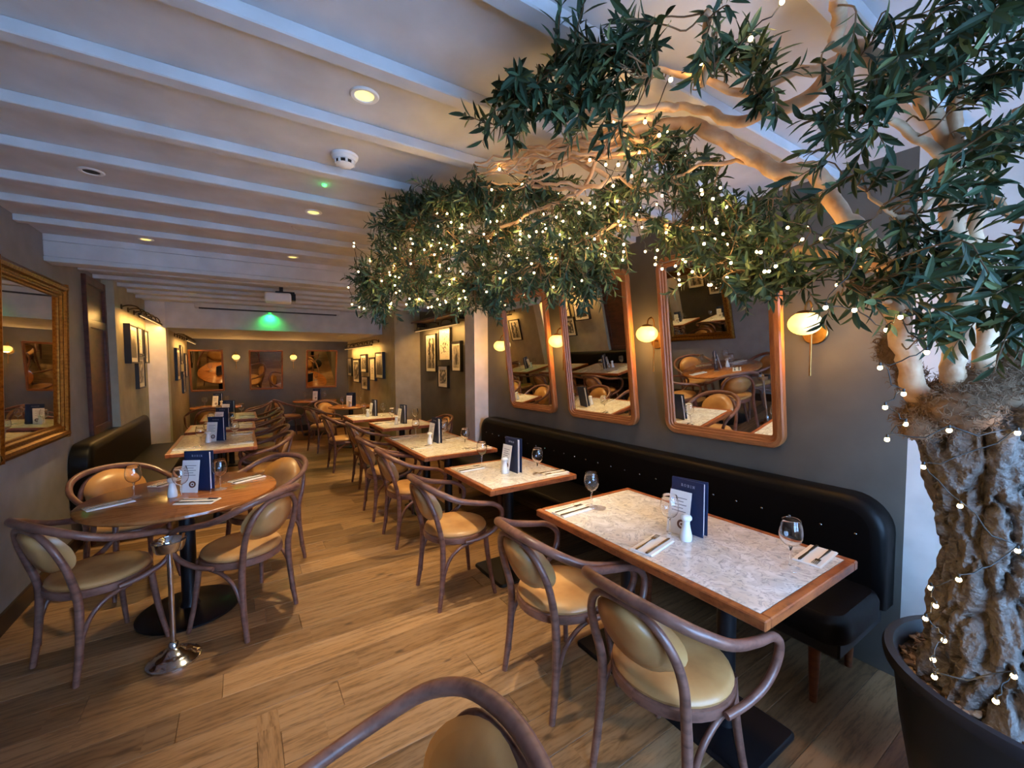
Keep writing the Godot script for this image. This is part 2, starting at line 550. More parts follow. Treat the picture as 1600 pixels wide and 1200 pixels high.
# ---------------------------------------------------------------- things
func make_chair(label: String, where: Vector3, turn: float, group: String) -> Node3D:  # faces +x before it is turned
	var t := thing("bentwood_armchair", label, "chair", where, turn, group)
	var b := MB.new()
	b.lathe(PackedVector2Array([Vector2(0.155, 0.398), Vector2(0.205, 0.396), Vector2(0.214, 0.402), Vector2(0.216, 0.42), Vector2(0.214, 0.437), Vector2(0.2, 0.441)]), 36)
	obj("seat_ring", b, M.bentwood, t)
	b = MB.new()
	b.lathe(PackedVector2Array([Vector2(0.19, 0.436), Vector2(0.205, 0.441), Vector2(0.209, 0.452), Vector2(0.204, 0.464), Vector2(0.188, 0.473), Vector2(0.15, 0.479), Vector2(0.09, 0.481), Vector2(0.0, 0.482)]), 36)
	obj("seat_cushion", b, M.hide, t)
	for s in [-1.0, 1.0]:
		b = MB.new()  # front leg
		var p := smooth([Vector3(0.15, 0.425, 0.148 * s), Vector3(0.158, 0.3, 0.156 * s), Vector3(0.176, 0.14, 0.172 * s), Vector3(0.197, 0.0, 0.192 * s)], 4)
		b.tube(p, spread([0.0175, 0.0165, 0.0145, 0.0125], p.size()), 10)
		obj("leg", b, M.bentwood, t)
		b = MB.new()  # brace that springs from the rear leg to the ring
		p = smooth([Vector3(-0.178, 0.1, 0.186 * s), Vector3(-0.168, 0.22, 0.19 * s), Vector3(-0.13, 0.32, 0.196 * s), Vector3(-0.06, 0.378, 0.2 * s), Vector3(0.03, 0.396, 0.198 * s)], 5)
		b.tube(p, spread([0.0095, 0.0105, 0.011, 0.011], p.size()), 8)
		obj("brace", b, M.bentwood, t)
	# rear legs run up into an arch round the back pad
	b = MB.new()
	var arch := []
	for s in [-1.0, 1.0]:
		var half := [Vector3(-0.205, 0.0, 0.192 * s), Vector3(-0.182, 0.16, 0.186 * s), Vector3(-0.17, 0.34, 0.178 * s), Vector3(-0.176, 0.44, 0.176 * s), Vector3(-0.205, 0.56, 0.186 * s), Vector3(-0.232, 0.65, 0.176 * s), Vector3(-0.256, 0.725, 0.135 * s), Vector3(-0.27, 0.762, 0.07 * s)]
		if s > 0: half.reverse()
		arch += half
	var ap := smooth(arch, 5)
	b.tube(ap, spread([0.0135, 0.0165, 0.0185, 0.018, 0.0165, 0.0155, 0.0145, 0.013, 0.013, 0.0145, 0.0155, 0.0165, 0.018, 0.0185, 0.0165, 0.0135], ap.size()), 10)
	obj("back_legs", b, M.bentwood, t)
	# top rail and arms: one bent rod
	b = MB.new()
	var rail := []
	for s in [-1.0, 1.0]:
		var half := [Vector3(-0.035, 0.418, 0.228 * s), Vector3(0.05, 0.428, 0.245 * s), Vector3(0.14, 0.462, 0.262 * s), Vector3(0.195, 0.525, 0.273 * s), Vector3(0.2, 0.595, 0.279 * s), Vector3(0.135, 0.648, 0.284 * s), Vector3(0.03, 0.672, 0.285 * s), Vector3(-0.1, 0.706, 0.274 * s), Vector3(-0.2, 0.754, 0.232 * s), Vector3(-0.262, 0.789, 0.15 * s), Vector3(-0.285, 0.802, 0.05 * s)]
		if s > 0: half.reverse()
		rail += half
	var rp := smooth(rail, 5)
	b.tube(rp, spread([0.0125, 0.0135, 0.0145, 0.015, 0.015, 0.0155, 0.016, 0.0175, 0.019, 0.02, 0.02, 0.02, 0.02, 0.02, 0.019, 0.0175, 0.016, 0.0155, 0.015, 0.015, 0.0145, 0.0135, 0.0125], rp.size()), 12)
	obj("arm_rail", b, M.bentwood, t)
	b = MB.new()  # front cushion of the back, laid over the arch
	for side in [1.0, -1.0]:
		var s1: int = b.V.size()
		for j in 8:
			var q := j / 7.0
			for k in 33:
				var a := TAU * k / 32.0
				var zz := cos(a) * 0.178 * q
				var yy := sin(a) * 0.136 * q
				var th := 0.016 * sqrt(maxf(0.0, 1.0 - pow(q, 5.0)))
				b.vert(Vector3(-0.212 - yy * 0.36 + zz * zz * 1.1 + th * side, 0.654 + yy, zz), Vector3(side * (1.15 - q * q), 0.3 * side + sin(a) * q * q * 1.4, cos(a) * q * q * 1.4 - zz * 2.0 * side).normalized(), Vector2(zz, yy))
		for j in 7:
			for k in 32:
				var a0: int = s1 + j * 33 + k
				if side > 0: b.I.append_array([a0, a0 + 33, a0 + 1, a0 + 1, a0 + 33, a0 + 34])
				else: b.I.append_array([a0, a0 + 1, a0 + 33, a0 + 1, a0 + 34, a0 + 33])
	obj("back_cushion", b, M.hide, t)
	b = MB.new()  # oval pad, bowed like the rail, upholstered on both sides
	var rings := 7
	var seg := 28
	for side in [1.0, -1.0]:
		var s0: int = b.V.size()
		for j in rings + 1:
			var q := float(j) / rings
			for k in seg + 1:
				var a := TAU * k / seg
				var zz := cos(a) * 0.158 * q
				var yy := sin(a) * 0.112 * q
				var th := 0.017 * sqrt(maxf(0.0, 1.0 - pow(q, 5.0)))
				var tilt := yy * 0.32
				var bow := zz * zz * 1.1
				b.vert(Vector3(-0.242 - tilt + bow + th * side, 0.645 + yy, zz), Vector3(side * (1.15 - q * q), 0.3 * side + sin(a) * q * q * 1.4, cos(a) * q * q * 1.4 - zz * 2.0 * side).normalized(), Vector2(zz, yy))
		for j in rings:
			for k in seg:
				var a0: int = s0 + j * (seg + 1) + k
				var b0: int = a0 + seg + 1
				if side > 0: b.I.append_array([a0, b0, a0 + 1, a0 + 1, b0, b0 + 1])
				else: b.I.append_array([a0, a0 + 1, b0, a0 + 1, b0 + 1, b0])
	obj("back_pad", b, M.hide, t)
	return t

func stone_table(label: String, lo: Vector2, hi: Vector2, cols: Array, group: String) -> Node3D:  # lo, hi: x and z
	var c := (lo + hi) / 2.0
	var w := (hi.x - lo.x) / 2.0
	var d := (hi.y - lo.y) / 2.0
	var t := thing("dining_table", label, "table", Vector3(c.x, 0, c.y), 0, group)
	var e := 0.034
	obj("tabletop", boxed(Vector3(-w + e, 0.718, -d + e), Vector3(w - e, 0.7495, d - e), 0.0), M.stone, t)
	for s in [-1.0, 1.0]:
		obj("edge_strip", boxed(Vector3(s * (w - e / 2) - e / 2, 0.714, -d), Vector3(s * (w - e / 2) + e / 2, 0.75, d), 0.004), M.edge_wood, t)
		obj("edge_strip", boxed(Vector3(-w + e, 0.714, s * (d - e / 2) - e / 2), Vector3(w - e, 0.75, s * (d - e / 2) + e / 2), 0.004), M.edge_wood, t)
	for z in cols:
		var b := MB.new()
		b.lathe(PackedVector2Array([Vector2(0.045, 0.018), Vector2(0.042, 0.03), Vector2(0.038, 0.05), Vector2(0.038, 0.69), Vector2(0.11, 0.70), Vector2(0.11, 0.718)]), 20, Vector3(0, 0, z))
		obj("column", b, M.black_metal, t)
		var p := MB.new()
		p.pad(rounded(0.38, 0.40, 0.03, 4), PackedVector2Array([Vector2(0, 0), Vector2(0, 0.012), Vector2(0.01, 0.018)]))
		var o := obj("base_plate", p, M.black_metal, t)
		o.rotation.x = -PI / 2
		o.position = Vector3(0, 0, z)
	return t

func round_table(label: String, c: Vector2, r: float, group: String) -> Node3D:
	var t := thing("round_table", label, "table", Vector3(c.x, 0, c.y), 0, group)
	var b := MB.new()
	b.lathe(PackedVector2Array([Vector2(0.0, 0.718), Vector2(r - 0.03, 0.718), Vector2(r - 0.006, 0.724), Vector2(r, 0.732), Vector2(r - 0.002, 0.744), Vector2(r - 0.01, 0.75), Vector2(0, 0.75)]), 64)
	obj("tabletop", b, M.table_wood, t)
	b = MB.new()
	b.lathe(PackedVector2Array([Vector2(0.055, 0.03), Vector2(0.042, 0.06), Vector2(0.042, 0.69), Vector2(0.16, 0.70), Vector2(0.16, 0.718)]), 20)
	obj("column", b, M.black_metal, t)
	b = MB.new()
	b.lathe(PackedVector2Array([Vector2(0.27, 0.0), Vector2(0.27, 0.01), Vector2(0.25, 0.02), Vector2(0.06, 0.032), Vector2(0.0, 0.033)]), 40)
	obj("base_plate", b, M.black_metal, t)
	return t

func make_glass(label: String, where: Vector3, group: String) -> Node3D:
	var t := thing("wine_glass", label, "glass", where, 0, group)
	var b := MB.new()
	b.lathe(PackedVector2Array([Vector2(0.0, 0.0875), Vector2(0.012, 0.090), Vector2(0.024, 0.097), Vector2(0.034, 0.109), Vector2(0.0395, 0.124), Vector2(0.041, 0.140), Vector2(0.0395, 0.158), Vector2(0.036, 0.176), Vector2(0.0325, 0.192), Vector2(0.0322, 0.1928), Vector2(0.0316, 0.1928), Vector2(0.0313, 0.192), Vector2(0.0348, 0.176), Vector2(0.0383, 0.158), Vector2(0.0398, 0.14), Vector2(0.0383, 0.124), Vector2(0.0328, 0.1098), Vector2(0.0232, 0.0982), Vector2(0.0115, 0.0914), Vector2(0.0, 0.089)]), 36)
	obj("bowl", b, M.crystal, t)
	b = MB.new()
	b.lathe(PackedVector2Array([Vector2(0.0, 0.0125), Vector2(0.0052, 0.013), Vector2(0.0046, 0.02), Vector2(0.0042, 0.06), Vector2(0.0048, 0.078), Vector2(0.008, 0.0865), Vector2(0.0, 0.0872)]), 24)
	obj("stem", b, M.crystal, t)
	b = MB.new()
	b.lathe(PackedVector2Array([Vector2(0.035, 0.0002), Vector2(0.0345, 0.0018), Vector2(0.015, 0.0055), Vector2(0.006, 0.011), Vector2(0.0046, 0.0135)]), 28)
	obj("foot", b, M.foot_glass, t)
	return t

func make_menu(label: String, where: Vector3, turn: float, group: String) -> Node3D:  # covers stand along z, open edge at +z
	var t := thing("menu", label, "menu", where, turn, group)
	for s in [-1.0, 1.0]:
		var o := obj("cover", boxed(Vector3(-0.0015, 0.0, 0.0), Vector3(0.0015, 0.25, 0.165), 0.001), M.navy, t)
		o.position = Vector3(s * 0.004, 0, -0.0825)
		o.rotation.y = s * 0.1
		if s < 0:
			var tm := TextMesh.new()
			var f := SystemFont.new()
			f.font_names = PackedStringArray(["Droid Serif"])
			tm.font = f
			tm.text = "R O B I N"
			tm.font_size = 24
			tm.pixel_size = 0.0007
			tm.depth = 0.0006
			var l := obj("title", tm, M.silver_ink, o)
			l.rotation.y = -PI / 2
			l.position = Vector3(-0.0018, 0.222, 0.086)
	obj("pages", boxed(Vector3(-0.0035, 0.006, -0.078), Vector3(0.0035, 0.242, 0.074), 0.001), M.paper, t)
	var sheet := obj("card", boxed(Vector3(-0.001, 0.0, -0.055), Vector3(0.001, 0.2, 0.05), 0.0005), M.paper, t)
	sheet.position = Vector3(-0.062, 0.0, -0.02)
	sheet.rotation.z = -0.17
	var e := MB.new()
	e.lathe(PackedVector2Array([Vector2(0.011, 0), Vector2(0.021, 0.0), Vector2(0.021, 0.0008), Vector2(0.011, 0.0008), Vector2(0.011, 0.0)]), 24)
	e.lathe(PackedVector2Array([Vector2(0.006, 0), Vector2(0.006, 0.0008), Vector2(0.0, 0.0008)]), 12)
	var em := obj("emblem", e, M.emblem, sheet)
	em.rotation.z = PI / 2
	em.position = Vector3(-0.0012, 0.05, 0.015)
	for k in 5:
		obj("print_line", boxed(Vector3(-0.0014, 0.165 - k * 0.015, -0.038), Vector3(-0.001, 0.168 - k * 0.015, 0.03 - (k % 2) * 0.015), 0.0), M.ink, sheet)
	return t

func make_mill(label: String, where: Vector3, group: String) -> Node3D:
	var t := thing("salt_mill", label, "salt mill", where, 0, group)
	var b := MB.new()
	b.lathe(PackedVector2Array([Vector2(0.0, 0.0), Vector2(0.024, 0.0), Vector2(0.026, 0.004), Vector2(0.026, 0.02), Vector2(0.0245, 0.034), Vector2(0.0195, 0.056), Vector2(0.016, 0.076), Vector2(0.0165, 0.088), Vector2(0.0185, 0.09), Vector2(0.0, 0.09)]), 28)
	obj("body", b, M.ceramic, t)
	b = MB.new()
	b.lathe(PackedVector2Array([Vector2(0.0, 0.0905), Vector2(0.019, 0.0905), Vector2(0.0245, 0.097), Vector2(0.0245, 0.106), Vector2(0.019, 0.114), Vector2(0.008, 0.117), Vector2(0.0, 0.1175)]), 28)
	obj("head", b, M.ceramic, t)
	return t

func make_napkin(label: String, where: Vector3, turn: float, group: String) -> Node3D:  # long side along x
	var t := thing("napkin", label, "napkin", where, turn, group)
	obj("lower_fold", boxed(Vector3(-0.105, 0.0, -0.05), Vector3(0.105, 0.003, 0.05), 0.001), M.napkin, t)
	obj("upper_fold", boxed(Vector3(-0.104, 0.003, -0.049), Vector3(0.102, 0.006, 0.047), 0.001), M.napkin, t)
	return t

func make_fork(label: String, where: Vector3, turn: float, group: String) -> Node3D:
	var t := thing("fork", label, "fork", where, turn, group)
	var b := MB.new()
	var p := smooth([Vector3(-0.1, 0.002, 0), Vector3(-0.06, 0.002, 0), Vector3(0.0, 0.0035, 0), Vector3(0.045, 0.004, 0)], 4)
	b.tube(p, spread([0.0055, 0.0055, 0.003, 0.0025], p.size()), 8, true, 1.0, Vector2(1, 0.35))
	obj("handle", b, M.steel, t)
	b = MB.new()
	b.box(Vector3(0.044, 0.003, -0.010), Vector3(0.066, 0.0052, 0.010), 0.001)
	obj("neck", b, M.steel, t)
	for k in 4:
		obj("tine", boxed(Vector3(0.065, 0.003, -0.010 + k * 0.0056), Vector3(0.1, 0.0048, -0.0068 + k * 0.0056), 0.0006), M.steel, t)
	return t

func make_knife(label: String, where: Vector3, turn: float, group: String) -> Node3D:
	var t := thing("knife", label, "knife", where, turn, group)
	var b := MB.new()
	var p := smooth([Vector3(-0.105, 0.003, 0), Vector3(-0.06, 0.003, 0), Vector3(-0.005, 0.003, 0)], 4)
	b.tube(p, spread([0.007, 0.0065, 0.0045], p.size()), 8, true, 1.0, Vector2(1, 0.45))
	obj("handle", b, M.steel, t)
	b = MB.new()
	b.slab(PackedVector2Array([Vector2(-0.008, -0.004), Vector2(0.095, -0.006), Vector2(0.108, -0.001), Vector2(0.1, 0.006), Vector2(0.0, 0.005)]), 0.0, 0.0012)
	var o := obj("blade", b, M.steel, t)
	o.rotation.x = -PI / 2
	o.position.y = 0.0024
	return t

func make_picture(label: String, where: Vector3, turn: float, w: float, h: float, kind: int, deep: float, mount: float, group: String) -> Node3D:
	var t := thing("framed_picture", label, "picture", where, turn, group)
	var b := MB.new()
	var f := 0.018
	b.moulding(rounded(w, h, 0.001, 1), PackedVector2Array([Vector2(0, 0), Vector2(0, deep), Vector2(f, deep), Vector2(f, deep - 0.012)]))
	obj("frame", b, M.picture_black, t)
	b = MB.new()
	b.box(Vector3(-w / 2 + f * 0.5, -h / 2 + f * 0.5, 0.002), Vector3(w / 2 - f * 0.5, h / 2 - f * 0.5, deep - 0.012))
	obj("mount", b, M.mount, t)
	b = MB.new()
	var a := Vector2(w / 2 - f - mount, h / 2 - f - mount)
	b.quad(Vector3(-a.x, -a.y, 0), Vector3(a.x, -a.y, 0), Vector3(a.x, a.y, 0), Vector3(-a.x, a.y, 0))
	var o := obj("print", b, M["print%d" % (kind % 5)], t)
	o.position.z = deep - 0.011
	return t

func make_mirror(label: String, where: Vector3, turn: float, w: float, h: float, tilt: float, corner: float, prof: PackedVector2Array, m: Material, group: String, called := "wall_mirror") -> Node3D:
	var t := thing(called, label, "mirror", where, 0, group)
	t.basis = Basis(Vector3.UP, turn) * Basis(Vector3.RIGHT, tilt)
	var b := MB.new()
	b.moulding(rounded(w, h, corner, 8), prof)
	var o := obj("frame", b, m, t)
	o.position.y = h / 2
	b = MB.new()
	var inner := prof[prof.size() - 1]
	var r := maxf(corner - inner.x, 0.002) + 0.002
	b.slab(rounded(w - 2 * inner.x + 0.006, h - 2 * inner.x + 0.006, r, 8), 0.002, inner.y + 0.002)
	o = obj("mirror_glass", b, M.mirror, t)
	o.position.y = h / 2
	return t

func make_sconce(label: String, where: Vector3, turn: float, k: float, energy: float, group: String) -> Node3D:  # wall at z = 0, light hangs at +z
	var t := thing("wall_sconce", label, "wall lamp", where, turn, group)
	var b := MB.new()
	b.lathe(PackedVector2Array([Vector2(0.0, 0.0), Vector2(0.062, 0.0), Vector2(0.062, 0.006), Vector2(0.058, 0.010), Vector2(0.0, 0.010)]), 32)
	var o := obj("back_plate", b, M.brass, t)
	o.rotation.x = PI / 2
	o.position = Vector3(0, -0.045, 0.001)
	b = MB.new()
	var p := smooth([Vector3(0, -0.28, 0.05), Vector3(0, -0.05, 0.05), Vector3(0, 0.07, 0.05), Vector3(0, 0.105, 0.058), Vector3(0, 0.122, 0.085), Vector3(0, 0.105, 0.117), Vector3(0, 0.06, 0.13)], 5)
	b.tube(p, spread([0.0055], p.size()), 10)
	b.tube(PackedVector3Array([Vector3(0, -0.045, 0.005), Vector3(0, -0.045, 0.05)]), PackedFloat32Array([0.008, 0.008]), 8)
	obj("stem", b, M.brass, t)
	b = MB.new()
	b.lathe(PackedVector2Array([Vector2(0.046, 0.052), Vector2(0.034, 0.064), Vector2(0.016, 0.069), Vector2(0.0, 0.07)]), 24, Vector3(0, 0, 0.13))
	obj("cap", b, M.brass, t)
	b = MB.new()
	var prof := PackedVector2Array()
	for i in 15:
		var a := -PI / 2 + PI * i / 14.0
		prof.append(Vector2(cos(a) * 0.078, sin(a) * 0.062))
	b.lathe(prof, 32, Vector3(0, 0, 0.13))
	obj("lamp_globe", b, M.globe, t)
	omni(Vector3(0, 0, 0.13), Color(1.0, 0.74, 0.42), energy, 0.06, t)
	t.scale = Vector3.ONE * k
	return t

func downlight(label: String, where: Vector3, lit: bool, energy: float, color := Color(1.0, 0.85, 0.58), angle := 29.0) -> Node3D:
	var t := thing("downlight", label, "ceiling light", where, 0, "recessed downlights")
	var b := MB.new()
	b.lathe(PackedVector2Array([Vector2(0.033, -0.001), Vector2(0.036, -0.006), Vector2(0.048, -0.006), Vector2(0.052, -0.001), Vector2(0.052, 0.0)]), 32)
	obj("trim_ring", b, M.white_plastic, t)
	b = MB.new()
	b.lathe(PackedVector2Array([Vector2(0.0, -0.002), Vector2(0.035, -0.002), Vector2(0.035, 0.001)]), 24)
	obj("lamp_lens", b, M.lens if lit else M.black_plastic, t)
	if lit:
		spot(Vector3(0, -0.012, 0), Vector3.DOWN, color, energy, angle, 0.03, t, 1.0)
	return t

func picture_light(label: String, where: Vector3, turn: float, length: float, arms: int, energy: float) -> Node3D:  # wall at z = 0, bar along x
	var t := thing("picture_light", label, "picture light", where, turn, "long picture lights on curved arms")
	var b := MB.new()
	b.tube(PackedVector3Array([Vector3(-length / 2, 0, 0.17), Vector3(length / 2, 0, 0.17)]), PackedFloat32Array([0.016, 0.016]), 12)
	obj("shade_tube", b, M.dark_brass, t)
	for k in arms:
		var x := length * (0.88 * (k / float(arms - 1)) - 0.44)
		b = MB.new()
		var p := smooth([Vector3(x, 0.08, 0.0), Vector3(x, 0.1, 0.06), Vector3(x, 0.09, 0.13), Vector3(x, 0.05, 0.165), Vector3(x, 0.01, 0.17)], 4)
		b.tube(p, spread([0.007], p.size()), 8)
		obj("arm", b, M.dark_brass, t)
		b = MB.new()
		b.lathe(PackedVector2Array([Vector2(0, 0), Vector2(0.03, 0), Vector2(0.03, 0.008), Vector2(0.022, 0.014), Vector2(0, 0.014)]), 16)
		var o := obj("wall_boss", b, M.dark_brass, t)
		o.rotation.x = PI / 2
		o.position = Vector3(x, 0.08, 0.0)
	b = MB.new()
	b.box(Vector3(-length / 2 + 0.03, -0.019, 0.163), Vector3(length / 2 - 0.03, -0.0155, 0.177), 0.0)
	obj("lamp_tube", b, M.strip, t)
	var l := AreaLight3D.new()
	l.area_size = Vector2(length - 0.06, 0.014)
	l.light_color = Color(1.0, 0.76, 0.42)
	l.light_energy = energy
	l.shadow_enabled = true
	l.name = "lamp_light"
	t.add_child(l, true)
	l.position = Vector3(0, -0.022, 0.168)
	l.basis = Basis.looking_at(Vector3(0, -1, -0.5), Vector3.FORWARD)
	return t

func make_bench(label: String, where: Vector3, turn: float, length: float, buttons: float, group: String) -> Node3D:  # wall at z = 0
	var t := thing("banquette_bench", label, "bench", where, turn, group)
	var out := PackedVector2Array()
	out.append(Vector2(-length / 2, 0.36)); out.append(Vector2(length / 2, 0.36))
	for q in [1.0, -1.0]:
		for k in 9:
			var a := PI / 2 * k / 8.0 if q > 0 else PI / 2 + PI / 2 * k / 8.0
			out.append(Vector2(q * (length / 2 - 0.17) + cos(a) * 0.17, 0.885 - 0.17 + sin(a) * 0.17))
	var b := MB.new()
	b.pad(out, PackedVector2Array([Vector2(0.0, 0.01), Vector2(0.0, 0.11), Vector2(0.008, 0.132), Vector2(0.028, 0.146), Vector2(0.06, 0.15)]))
	var back := obj("backrest", b, M.leather_black, t)
	b = MB.new()
	b.pad(rounded(length, 0.5, 0.1, 6), PackedVector2Array([Vector2(0.012, 0.0), Vector2(0.0, 0.015), Vector2(0.0, 0.085), Vector2(0.01, 0.108), Vector2(0.03, 0.12)]))
	var o := obj("seat_cushion", b, M.leather_black, t)
	o.rotation.x = -PI / 2
	o.position = Vector3(0, 0.345, 0.36)
	obj("seat_rail", boxed(Vector3(-length / 2 + 0.03, 0.27, 0.05), Vector3(length / 2 - 0.03, 0.345, 0.55), 0.008), M.black_plastic, t)
	var n := int(length / 0.9)
	for k in n + 1:
		for zz in [0.1, 0.5]:
			var x := -length / 2 + 0.14 + (length - 0.28) * k / n
			b = MB.new()
			b.tube(PackedVector3Array([Vector3(x, 0.28, zz), Vector3(x, 0.0, zz)]), PackedFloat32Array([0.026, 0.016]), 12)
			obj("leg", b, M.pale_leg, t)
	if buttons > 0:
		b = MB.new()
		b.lathe(PackedVector2Array([Vector2(0.0075, 0.0), Vector2(0.007, 0.003), Vector2(0.0045, 0.0055), Vector2(0, 0.0065)]), 12)
		var bm := b.mesh()
		var x := -length / 2 + 0.17
		while x < length / 2 - 0.1:
			var bt := obj("button", bm, M.steel, back)
			bt.rotation.x = PI / 2
			bt.position = Vector3(x, 0.705, 0.149)
			x += buttons
	return t

# ---------------------------------------------------------------- olive tree
var nodes_of_tree: Array[Vector3] = []

func branch(root: Node3D, pts: Array, radii: Array, wob := 0.008, m: Material = null, called := "branch") -> void:
	var ctrl := []
	for p in pts:
		var v: Vector3 = pt(p[0], p[1], p[2])
		v.y = minf(v.y, 2.455)
		ctrl.append(v)
	var path := smooth(ctrl, 6)
	var nz := noise(5, 9.0, 2)
	for i in range(1, path.size() - 1):
		path[i] += Vector3(nz.get_noise_3dv(path[i]), nz.get_noise_3dv(path[i] + Vector3(7, 0, 0)), nz.get_noise_3dv(path[i] + Vector3(0, 7, 0))) * wob * 2.0
	var rr := spread(radii, path.size())
	for i in rr.size():
		rr[i] *= 1.0 + 0.2 * nz.get_noise_3dv(path[i] * 3.0)
	var b := MB.new()
	b.tube(path, rr, 10, true, 3.0)
	obj(called, b, m if m else M.branch, root)
	for p in path:
		nodes_of_tree.append(p)

func leaf_mesh() -> ArrayMesh:  # lance-shaped, folded along its rib and drooping; 1 long along +z
	var b := MB.new()
	var w := [0.0, 0.085, 0.125, 0.11, 0.06, 0.0]
	var z := [0.0, 0.2, 0.42, 0.64, 0.85, 1.0]
	for i in 5:
		for s in [-1.0, 1.0]:
			var a := Vector3(0, -z[i] * z[i] * 0.12, z[i])
			var c := Vector3(0, -z[i + 1] * z[i + 1] * 0.12, z[i + 1])
			var d := Vector3(s * w[i + 1], c.y + w[i + 1] * 0.35, z[i + 1])
			var e := Vector3(s * w[i], a.y + w[i] * 0.35, z[i])
			var n := Vector3(-s * 0.33, 0.92, 0.12).normalized()
			if i == 0: b.oriented([a, c, d], n)
			elif i == 4: b.oriented([a, c, e], n)
			else: b.oriented([a, c, d, e], n)
	return b.mesh()

func build_tree() -> void:
	var root := thing("olive_tree", "potted olive tree with gnarled trunk and canopy arching under the ceiling", "tree", Vector3.ZERO)
	# trunk: gnarled column with deep furrows
	var b := MB.new()
	var seg := 110
	var rows := 150
	var base := Vector3(1.9, 0.5, -0.21)
	var top := Vector3(1.935, 1.42, -0.285)
	var nz := noise(81, 1.0, 4)
	var grid := PackedVector3Array()
	for j in rows + 1:
		var q := float(j) / rows
		var c := base.lerp(top, q) + Vector3(sin(q * 5.0) * 0.012, 0, cos(q * 4.0) * 0.01)
		var r := 0.128 + 0.10 * exp(-q * 7.0) + 0.012 * sin(q * 9.0) + 0.02 * smoothstep(0.75, 1.0, q)
		for k in seg + 1:
			var a := TAU * (k % seg) / seg
			var ca := cos(a + q * 0.5)
			var sa := sin(a + q * 0.5)
			var lobes := nz.get_noise_3d(ca * 1.7, q * 3.2, sa * 1.7)
			var ridge := 1.0 - absf(nz.get_noise_3d(ca * 1.6 + 9.0 + q * 0.8, q * 2.6, sa * 1.6)) * 4.2
			var fine := nz.get_noise_3d(ca * 9.0, q * 7.0 + 20.0, sa * 9.0)
			var rr := r * (1.0 + 0.3 * lobes - 0.34 * pow(clampf(ridge, 0, 1), 3.0) + 0.05 * fine)
			grid.append(c + Vector3(cos(a) * rr, 0, sin(a) * rr))
	for j in rows + 1:
		for k in seg + 1:
			var kk := k % seg
			var du := grid[j * (seg + 1) + (kk + 1) % seg] - grid[j * (seg + 1) + (kk + seg - 1) % seg]
			var dv := grid[mini(j + 1, rows) * (seg + 1) + k] - grid[maxi(j - 1, 0) * (seg + 1) + k]
			b.vert(grid[j * (seg + 1) + k], dv.cross(du).normalized(), Vector2(float(k) / seg * 2.0, float(j) / rows * 2.0))
	for j in rows:
		for k in seg:
			var a := j * (seg + 1) + k
			var c := a + seg + 1
			b.I.append_array([a, a + 1, c, a + 1, c + 1, c])
	obj("trunk", b, M.bark, root)
	# limbs, traced limb by limb
	branch(root, [[1452, 640, 1.32], [1428, 597, 1.31], [1412, 550, 1.3], [1399, 504, 1.3], [1392, 470, 1.3], [1404, 425, 1.3], [1372, 385, 1.32], [1332, 355, 1.33], [1304, 322, 1.34], [1285, 285, 1.35], [1266, 268, 1.35], [1234, 267, 1.36], [1180, 247, 1.4], [1140, 227, 1.43], [1100, 202, 1.46], [1060, 192, 1.5], [1010, 202, 1.55], [960, 218, 1.62]], [0.032, 0.03, 0.027, 0.026, 0.026, 0.026, 0.026, 0.024, 0.021, 0.016])
	branch(root, [[1404, 428, 1.3], [1360, 415, 1.36], [1310, 404, 1.42], [1272, 392, 1.48], [1200, 388, 1.58], [1120, 372, 1.68], [1050, 350, 1.8], [980, 340, 1.9]], [0.018, 0.016, 0.013, 0.009, 0.006])
	branch(root, [[1500, 640, 1.3], [1490, 590, 1.29], [1500, 545, 1.28], [1500, 515, 1.27], [1492, 470, 1.26], [1507, 420, 1.25], [1505, 375, 1.24], [1482, 325, 1.23], [1480, 292, 1.22], [1482, 250, 1.2], [1488, 208, 1.17], [1492, 167, 1.14], [1500, 100, 1.1], [1510, 30, 1.06]], [0.032, 0.03, 0.029, 0.027, 0.026, 0.024, 0.02, 0.016, 0.012])
	branch(root, [[1481, 245, 1.2], [1455, 228, 1.18], [1425, 210, 1.16], [1402, 188, 1.14], [1370, 170, 1.12]], [0.015, 0.013, 0.01, 0.006])
	branch(root, [[1540, 640, 1.3], [1538, 520, 1.28], [1530, 420, 1.26], [1526, 342, 1.22], [1542, 292, 1.18], [1560, 230, 1.14], [1590, 170, 1.1]], [0.028, 0.024, 0.02, 0.017, 0.014, 0.01])
	branch(root, [[1484, 240, 1.2], [1462, 190, 1.17], [1425, 135, 1.14], [1385, 100, 1.12], [1345, 78, 1.12], [1310, 105, 1.16], [1284, 137, 1.2], [1226, 167, 1.26], [1180, 183, 1.31], [1130, 187, 1.36], [1100, 173, 1.39], [1060, 163, 1.43], [1000, 182, 1.5], [940, 214, 1.6]], [0.02, 0.02, 0.022, 0.022, 0.02, 0.017, 0.015, 0.013, 0.01])
	branch(root, [[1335, 82, 1.12], [1300, 66, 1.11], [1312, 34, 1.09], [1308, -20, 1.04]], [0.018, 0.018, 0.017, 0.015])
	branch(root, [[1315, 95, 1.15], [1247, 112, 1.18], [1170, 143, 1.22], [1087, 123, 1.22], [1020, 110, 1.2]], [0.016, 0.014, 0.011, 0.006])
	branch(root, [[1060, 165, 1.43], [980, 172, 1.42], [900, 130, 1.38], [850, 98, 1.36], [782, 74, 1.34]], [0.012, 0.01, 0.009, 0.004])
	branch(root, [[1020, 185, 1.46], [930, 180, 1.46], [860, 158, 1.45], [795, 152, 1.45]], [0.01, 0.008, 0.006, 0.003])
	branch(root, [[1100, 20, 1.05], [1108, 60, 1.1], [1106, 92, 1.13], [1095, 130, 1.2]], [0.012, 0.011, 0.01, 0.008])
